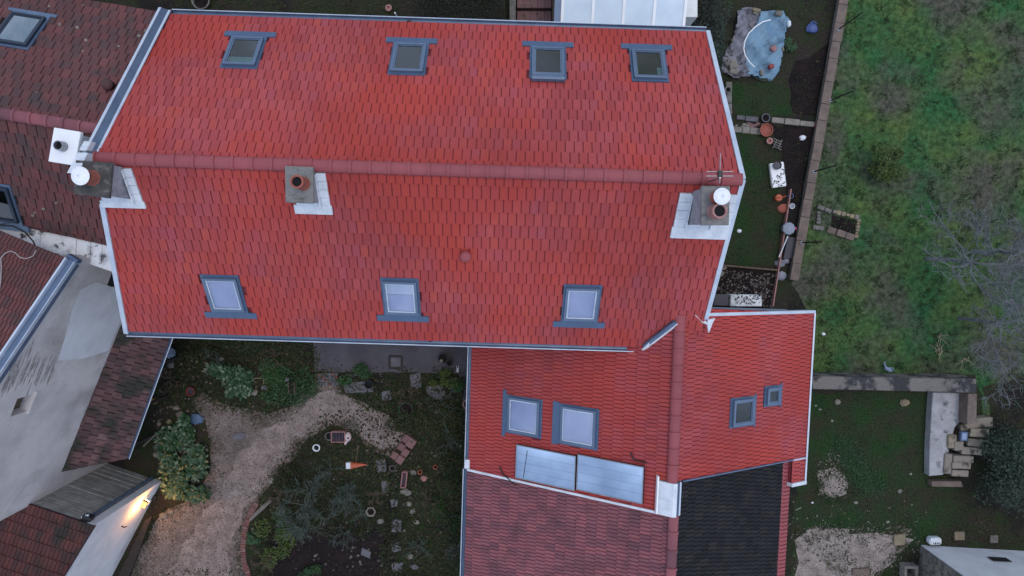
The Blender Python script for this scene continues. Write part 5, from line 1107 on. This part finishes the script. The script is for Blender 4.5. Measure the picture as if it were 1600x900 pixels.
for u, v, r, mm, lb in ((412, 606, .13, 'slab', 'pale grey stone beside the broad-leaved plant'), (397, 613, .17, 'stone_pale', 'whitish stone below the broad-leaved plant'), (345, 561, .1, 'stone_pale', 'pale stone in the shade under the eaves'), (266, 571, .16, 'stone', 'grey stone beside the lean-to gutter'), (300, 563, .07, 'stone_pale', 'small white stone in the shade'),
                      (275, 638, .13, 'stone_pale', 'uppermost pinkish stone left of the gravel'), (281, 648, .17, 'stone', 'large pinkish stone left of the gravel'), (248, 663, .1, 'stone_pale', 'white stone under the lean-to gutter'), (264, 660, .12, 'stone_yellow', 'tan stone between gutter and broad-leaved plant'), (247, 697, .13, 'stone_pale', 'pinkish stone beside the dark passage'),
                      (244, 711, .14, 'stone', 'second pinkish stone beside the dark passage'), (255, 806, .17, 'stone', 'grey boulder at the corner of the lamp-lit wall'), (266, 800, .13, 'stone', 'smaller boulder at the corner of the lamp-lit wall'), (424, 751, .15, 'stone_pale', 'white stone at the inner edge of the path'), (448, 756, .09, 'stone_pale', 'small pale stone near the white one'),
                      (645, 738, .15, 'stone', 'grey stone below the pink blocks'), (662, 748, .16, 'terracotta_pale', 'pinkish stone near the orange flowerpot'), (637, 770, .17, 'stone', 'flat stone left of the leafy weeds'), (639, 788, .12, 'stone_pale', 'pale stone on the garden path border'), (645, 800, .12, 'stone', 'dull stone on the garden path border'),
                      (651, 816, .12, 'stone_pale', 'pale stone at the end of the path border'), (594, 815, .14, 'stone', 'grey stone left of the square slab'), (641, 870, .14, 'stone_pale', 'whitish stone low in the garden'), (648, 886, .16, 'slab', 'bluish stone near the bottom edge'), (682, 643, .12, 'stone', 'brownish stone in the dark weeds'),
                      (1130, 418, .14, 'stone_pale', 'upper white stone beside the right verge'), (1126, 427, .16, 'stone_pale', 'lower white stone beside the right verge'), (1414, 629, .2, 'stone_yellow', 'pale broken stone below the stained wall'), (1309, 628, .13, 'stone_pale', 'white crumpled scrap in the shady yard'), (1282, 640, .06, 'stone_pale', 'small white stone beside the red wing'),
                      (1301, 658, .06, 'stone_pale', 'small white stone further into the yard'), (1288, 522, .07, 'white_plastic', 'white scrap beside the corner of the red wing'), (1407, 768, .1, 'stone_pale', 'white stone in the middle of the yard'), (1388, 816, .07, 'stone_pale', 'small white stone above the sandy patch'), (1338, 786, .08, 'stone_pale', 'thin pale stone on the yard grass'),
                      (1424, 741, .06, 'stone_pale', 'small pale stone near the concrete slab'), (1270, 786, .05, 'white_plastic', 'tiny white scrap beside the blackened roof'), (1156, 361, .09, 'white_plastic', 'white crumpled scrap on the small lawn'), (1255, 215, .12, 'white_plastic', 'white paper scrap below the kerb stones'), (1275, 634, .06, 'stone', 'grey pebble in the shade of the red wing')):
    tag(build(stone_mesh(at(u, v, .05) - UP * .05, r, .55), 'garden_stone', M[mm]), lb, 'stone')
pk = thing('pink_toy', 'pink plastic ring toy on the dark soil', 'toy', tuple(at(323, 573, 0))); p = at(323, 573, .1)
build(MB().tube([p + V((-.02, .14, 0)), p + V((.06, .1, .05)), p + V((.08, 0, .06)), p + V((.04, -.1, .04))], [.03, .05, .06, .04], 8), 'ring', M['pink_white'], pk); build(MB().tube([p + V((-.2, -.16, -.02)), p + V((-.06, -.2, 0)), p + V((.0, -.17, 0))], .022, 6), 'handle', M['straw'], pk)
garden_pot('red_bucket', 'dull red bucket at the top of the gravel', 297, 612, .16, .22, 'red_plastic', .1, 'room_warm', cat='bucket')
tag(build(pxbox(238, 627, .26, .2, -3, 0, .15), 'yellow_crate', M['yellow_plastic'], bevel=.02), 'yellow box under the lean-to gutter', 'box')
tag(build(stone_mesh(at(305, 655, .1) - UP * .1, .3, .4), 'dark_sack', M['lead']), 'dark blue sack beside the gravel', 'sack')
tag(build(stone_mesh(at(263, 550, .1) - UP * .1, .28, .5), 'pale_sack', M['pale_blue']), 'pale blue sack beside the lean-to gutter', 'sack')
a, b = at(224, 697, .3), at(246, 676, .3); tag(build(MB().tube([a, b], .035, 6), 'grey_stick', M['stone']), 'grey stick poking out under the lean-to gutter', 'stick')
mb = MB(); c = at(549, 664, .02)
tag(leaf_mesh('grey_clippings', [(c.x + random.gauss(0, .16), c.y + random.gauss(0, .13), random.uniform(.01, .07)) for _ in range(260)], (.04, .09), 'stones', .6, kind='stuff'), 'bluish grey heap of clippings on the gravel', 'clippings')
# tarpaulin with weights
TP = [(1153, 14), (1172, 12), (1190, 16), (1224, 17), (1233, 30), (1229, 46), (1222, 82), (1217, 110), (1207, 125), (1190, 122), (1168, 117), (1146, 122), (1126, 109), (1131, 88), (1145, 62), (1150, 38)]
def drape(name, poly, m_, z0=.12, amp=.07, parent=None, n=26, seed=3):
    P = [at(u, v, .1) for u, v in poly]; xs = [p.x for p in P]; ys = [p.y for p in P]; pl_ = [(p.x, p.y) for p in P]; mb = MB(); idx = {}
    sx_, sy_ = (max(xs) - min(xs)) / n, (max(ys) - min(ys)) / n
    def hh(x, y): return z0 + amp * (math.sin(x * 3.1 + seed) * math.cos(y * 2.7) + .5 * math.sin(x * 7.3 + y * 5.9) + .35 * math.sin(x * 13 - y * 11))
    for i in range(n + 1):
        for j in range(n + 1):
            x, y = min(xs) + i * sx_, min(ys) + j * sy_
            idx[i, j] = len(mb.v); mb.v.append(V((x, y, max(.02, hh(x, y)))))
    for i in range(n):
        for j in range(n):
            if pip(pl_, min(xs) + (i + .5) * sx_, min(ys) + (j + .5) * sy_): mb.f.append((idx[i, j], idx[i + 1, j], idx[i + 1, j + 1], idx[i, j + 1]))
    us_ = sorted({k for f in mb.f for k in f}); rm = {k: i for i, k in enumerate(us_)}; mb.v = [mb.v[k] for k in us_]; mb.f = [tuple(rm[k] for k in f) for f in mb.f]
    # snap the rim towards the outline
    o = build(mb, name, M[m_], parent, sm=True); md = o.modifiers.new('s', 'SOLIDIFY'); md.thickness = .012; return o
tp = thing('tarpaulin', 'crumpled blue and grey tarpaulin spread on the ground and weighted down', 'tarpaulin', tuple(at(1185, 70, 0)))
drape('blue_sheet', [(1190, 17), (1224, 17), (1233, 30), (1229, 46), (1222, 82), (1217, 110), (1207, 125), (1190, 122), (1168, 116), (1162, 100), (1165, 60), (1180, 40)], 'tarp', parent=tp, n=40)
drape('grey_sheet', [(1153, 14), (1172, 12), (1194, 18), (1184, 42), (1168, 62), (1165, 100), (1172, 118), (1146, 122), (1126, 109), (1131, 88), (1145, 62), (1150, 38)], 'sheet', z0=.10, amp=.09, parent=tp, n=40, seed=5)
drape('green_hem', [(1170, 117), (1192, 119), (1212, 112), (1207, 127), (1190, 126)], 'leaf_dark', z0=.05, amp=.02, parent=tp, n=20)
tag(build(MB().tube([at(u, v, .32) for u, v in ((1204, 31), (1192, 34), (1180, 42), (1170, 52), (1164, 64), (1162, 76), (1164, 86), (1171, 97), (1179, 105))], .022, 8), 'white_hoop', M['white']), 'white plastic hoop curving over the tarpaulin', 'hoop')
for u, v, w_, h_, r_, mm, lb in ((1183, 15, .3, .13, -12, 'stone_yellow', 'yellowish stone on the top edge of the tarpaulin'), (1181, 20, .2, .08, -15, 'stone_pale', 'thin pale stone on the top edge of the tarpaulin'), (1218, 20, .26, .18, -10, 'stone', 'flat beige stone on the top right of the tarpaulin'), (1234, 36, .12, .22, 5, 'white_plastic', 'white block at the right corner of the tarpaulin'), (1210, 75, .2, .2, 45, 'terracotta_pale', 'pink stone on the blue half of the tarpaulin'), (1206, 103, .2, .16, 20, 'red_plastic', 'red piece near the lower edge of the tarpaulin'), (1191, 113, .11, .22, 8, 'stone_pale', 'small white block at the lower edge of the tarpaulin'), (1224, 76, .08, .18, 20, 'stone_pale', 'small pale stone beside the tarpaulin'),
                                (1146, 100, .3, .3, 20, 'stone_pale', 'big white stone on the grey end of the tarpaulin'), (1138, 97, .28, .2, 40, 'stone', 'grey stone on the grey end of the tarpaulin'), (1147, 111, .3, .2, -10, 'stone_pale', 'pale flat stone at the lower left of the tarpaulin'), (1146, 62, .1, .16, -20, 'stone_pale', 'small white stone at the left edge of the tarpaulin')):
    tag(build(pxbox(u, v, w_, h_, r_, .05, .2), 'weight_stone', M[mm], bevel=.035), lb, 'stone', 'weights on the tarpaulin')
bg_ = thing('blue_bag', 'crumpled blue plastic bag on the soil by the garden wall', 'bag', tuple(at(1271, 42, 0))); mb = stone_mesh(at(1271, 43, .15) - UP * .15, .22, .8, 9); build(mb, 'bag_body', M['blue_plastic'], bg_); build(MB().tube([at(1266, 36, .28), at(1271, 33, .34), at(1276, 37, .28)], .02, 6), 'handle', M['blue_plastic'], bg_)
garden_pot('terracotta_bowl', 'large red terracotta bowl at the end of the stone strip', 1198, 203, .24, .2, 'terracotta', .12, 'terracotta')
garden_pot('terracotta_pot', 'small pinkish terracotta pot below the large bowl', 1203, 220, .12, .16, 'terracotta_pale', .5, 'terracotta')
garden_pot('grey_pot', 'round grey pot above the large terracotta bowl', 1197, 184, .16, .16, 'slab', .2)
garden_pot('pink_pot', 'bright pink pot against the garden wall', 1277, 196, .08, .12, 'pink_plastic', .2)
garden_pot('dark_pot', 'dark hollow pot on the grey edging stones', 1138, 140, .13, .16, 'stone', .3, 'black')
wt = thing('wire_tray', 'square pale wire tray with dark gaps', 'tray', tuple(at(1215, 225, 0)))
for k in range(4): build(pxbox(1215, 219 + k * 4, .32, .03, -25, 0, .12), 'bar', M['stone'], wt)
for k in range(2): build(pxbox(1211 + k * 8, 225, .03, .34, -25, 0, .14), 'rail', M['stone'], wt)
wp = thing('speckled_board', 'white board speckled with dark leaves lying beside the small lawn', 'board', tuple(at(1216, 273, 0))); build(pxbox(1216, 273, .52, .9, 8, .02, .18), 'sheet', M['white'], wp, bevel=.03)
c = at(1217, 278, .21); leaf_mesh('leaf_marks', [(c.x + jit(.2) + 0, c.y + jit(.33), .206) for _ in range(34)], (.06, .13), 'leaf_dark', .08, .35, parent=wp, kind='stuff')
garden_pot('grey_bucket', 'round dark grey bucket on the top end of the white board', 1215, 258, .155, .12, 'room_warm', .1, 'slab', z0=.21, cat='bucket')
wc = thing('watering_can', 'orange watering can beside the edging strip', 'watering can', tuple(at(1217, 309, 0))); p = at(1217, 309, .2); build(MB().lathe(V((p.x, p.y, 0)), [(.12, 0), (.13, .2), (.1, .24), (.005, .25)], 12), 'body', M['orange_plastic'], wc); build(MB().tube([V((p.x + .1, p.y, .08)), V((p.x + .24, p.y + .06, .26))], [.035, .02], 6), 'spout', M['orange_plastic'], wc); build(MB().tube([V((p.x - .1, p.y, .2)), V((p.x - .02, p.y, .33)), V((p.x + .08, p.y, .24))], .014, 6), 'handle', M['orange_plastic'], wc)
tag(leaf_mesh('rusty_leaves', [(at(1222, 325, 0).x + random.gauss(0, .1), at(1222, 325, 0).y + random.gauss(0, .2), random.uniform(.01, .12)) for _ in range(220)], (.05, .1), 'rust', .5) if 'rust' in M else build(stone_mesh(at(1223, 325, 0), .22, .4), 'rusty_heap', M['terracotta']), 'rust-coloured heap below the watering can', 'heap')
garden_pot('blue_pot', 'small blue pot on the far side of the edging strip', 1236, 306, .1, .14, 'blue_plastic', .2)
garden_pot('white_pot', 'small white pot below the blue pot', 1238, 322, .1, .14, 'white_plastic', .15, 'grey_plastic')
um = thing('grey_tub', 'grey tub with a pink knob between edging strip and wall', 'tub', tuple(at(1233, 357, 0))); p = at(1233, 357, .3); build(MB().lathe(V((p.x, p.y, 0)), [(.2, 0), (.24, .26), (.22, .3), (.1, .33), (.005, .34)], 9), 'body', M['grey_plastic'], um); build(MB().lathe(V((p.x + .25, p.y, .2)), [(.05, 0), (.06, .05), (.02, .09)], 8), 'knob', M['pink_plastic'], um)
tag(build(slab_mesh([(1230, 370), (1246, 372), (1238, 404), (1222, 404)], .01, .1), 'grey_board', M['concrete'], bevel=.01), 'dark grey board below the grey tub', 'board')
a, b = at(1231, 369, .25), at(1217, 402, .2); tag(build(MB().tube([a, b], .022, 6), 'white_pole', M['white_plastic']), 'white pole leaning below the grey tub', 'pole')
for u, v, r, lb in ((1220, 412, .2, 'upper grey crumpled sack by the edging strip'), (1229, 408, .15, 'darker crumpled sack against the wall'), (1221, 431, .24, 'lower grey sack by the edging strip')): tag(build(stone_mesh(at(u, v, .1) - UP * .1, r, .6, 9), 'grey_sack', M['sheet'], sm=False), lb, 'sack', 'grey sacks by the edging strip')
tr_ = thing('white_trough', 'white trough strewn with leaves beside the corner of the red wing', 'trough', tuple(at(1150, 468, 0))); build(slab_mesh([(1135, 459), (1182, 460), (1183, 477), (1135, 477)], 0, .5), 'trough_body', M['limewash'], tr_, bevel=.02)
c = at(1168, 468, .5); leaf_mesh('leaf_marks', [(c.x + jit(.42), c.y + jit(.16), .505) for _ in range(60)], (.05, .12), 'leaf_dark', .08, .4, parent=tr_, kind='stuff')
tag(build(slab_mesh([(1112, 459), (1133, 459), (1133, 477), (1110, 476)], 0, .42), 'grey_box', M['concrete'], bevel=.02), 'dark grey box at the end of the white trough', 'box')
vt = at(1103, 481, 4.6); vpz = build(MB().lathe(V((vt.x, vt.y, 3.6)), [(.05, 0), (.05, .95), (.085, .96), (.085, 1.02), (.03, 1.03)], 12), 'vent_pipe', M['white'], wing)
build(MB().box(at(1100, 484, 3.9), E1, P1, UP, 0, 2.6, -.02, .1, 0, .05), 'roof_edge_sheet', M['zinc'], wing)
# blue ornament, jerrycan, blocks
bd = thing('blue_watering_can', 'small pale blue watering can on the grass above the stained wall', 'watering can', tuple(at(1388, 576, 0))); p = at(1388, 577, .15)
build(MB().tube([p + V((-.1, .04, -.05)), p + V((.08, -.04, -.05)), p + V((.16, -.08, -.04))], [.07, .085, .04], 8), 'body', M['pale_blue'], bd); build(MB().tube([p + V((-.09, .05, 0)), p + V((-.16, .2, .02)), p + V((-.16, .3, .02))], [.04, .025, .02], 6), 'spout', M['pale_blue'], bd); build(MB().tube([p + V((.0, .06, 0)), p + V((.14, .05, .04)), p + V((.22, -.03, 0))], .016, 6), 'handle', M['pale_blue'], bd)
jc = thing('white_jerrycan', 'white plastic jerrycan with dark lettering by the pale wall', 'jerrycan', tuple(at(1463, 848, 0))); build(pxbox(1463, 847, .46, .28, 0, .0, .3), 'can_body', M['white_plastic'], jc, bevel=.06)
for k, (dx, w_) in enumerate(((-2, .03), (1, .05), (4.5, .05), (7.5, .03))): build(pxbox(1461 + dx, 849, w_, .07, 0, .3, .004), 'mark', M['blackp'], jc)
build(MB().lathe(at(1455, 843, .3), [(.04, 0), (.04, .03), (.005, .04)], 10), 'cap', M['white'], jc)
for u, v, w_, h_, mm, lb in ((1406, 844, .42, .42, 'stone_yellow', 'square tan paving stone on the sandy patch'), (1500, 838, .38, .32, 'stone_yellow', 'square tan stone right of the jerrycan'), (1554, 843, .3, .3, 'stone', 'dark square stone far right above the pale wall'), (1346, 894, .66, .26, 'wall_top', 'wide flat stone at the bottom edge of the yard')):
    tag(build(pxbox(u, v, w_, h_, 2, 0, .1), 'paving_stone', M[mm], bevel=.02), lb, 'stone')
hb = thing('hollow_block', 'hollow square concrete block at the foot of the stone wall', 'block', tuple(at(1424, 893, 0)))
for dx, dy, a_, b_ in ((0, .2, .52, .1), (0, -.2, .52, .1), (.21, 0, .1, .3), (-.21, 0, .1, .3)):
    p = at(1424, 895, .35); build(MB().box(V((p.x + dx, p.y + dy, 0)), V((1, 0, 0)), V((0, 1, 0)), UP, -a_ / 2, a_ / 2, -b_ / 2, b_ / 2, 0, .35), 'side', M['stone_pale'], hb)
a, b = at(1243, 797, .5), at(1252, 793, .5); tag(build(MB().tube([a, b], .02, 6), 'small_pipe', M['stone_pale']), 'short pale pipe sticking out beside the blackened roof', 'pipe')
# steps and timber beside the conservatory
stp = thing('brick_steps', 'two reddish paved steps beside the conservatory', 'steps', tuple(at(835, 10, 0)))
for k, (v0, v1, h) in enumerate(((20, 46, .2), (-4, 17.5, .36), (-28, -6, .52))):
    for j in range(5): u0 = 808 + j * 10.6; build(slab_mesh([(u0, v0), (u0 + 10.2, v0), (u0 + 10.2, v1), (u0, v1)], 0, h), 'paver', M['block'], stp)
for u, w_, lb in ((868, .12, 'dark vertical timber panel left of the conservatory'),): tag(build(slab_mesh([(862, -30), (873, -30), (872, 44), (862, 44)], 0, .9), 'timber_panel', M['timber'], bevel=.01), lb, 'panel')
tag(build(slab_mesh([(796, -30), (806, -30), (806, 44), (796, 44)], 0, .5), 'step_wall', M['stone'], bevel=.02), 'rough stone border left of the reddish steps', 'wall')
garden_pot('ring_planter', 'big pale ring planter cut off by the top edge', 313, 0, .33, .25, 'stone', .12)
garden_pot('terracotta_pot', 'round pale terracotta pot in the weeds above the gutter', 607, 12, .12, .15, 'terracotta_pale', .5, 'terracotta_pale')
p = at(620, 26, .5); tag(build(MB().tube([V((p.x, p.y, 0)), V((p.x, p.y, .9))], .03, 8), 'white_pipe', M['white_plastic']), 'short white upright pipe close to the gutter above the large roof', 'pipe')
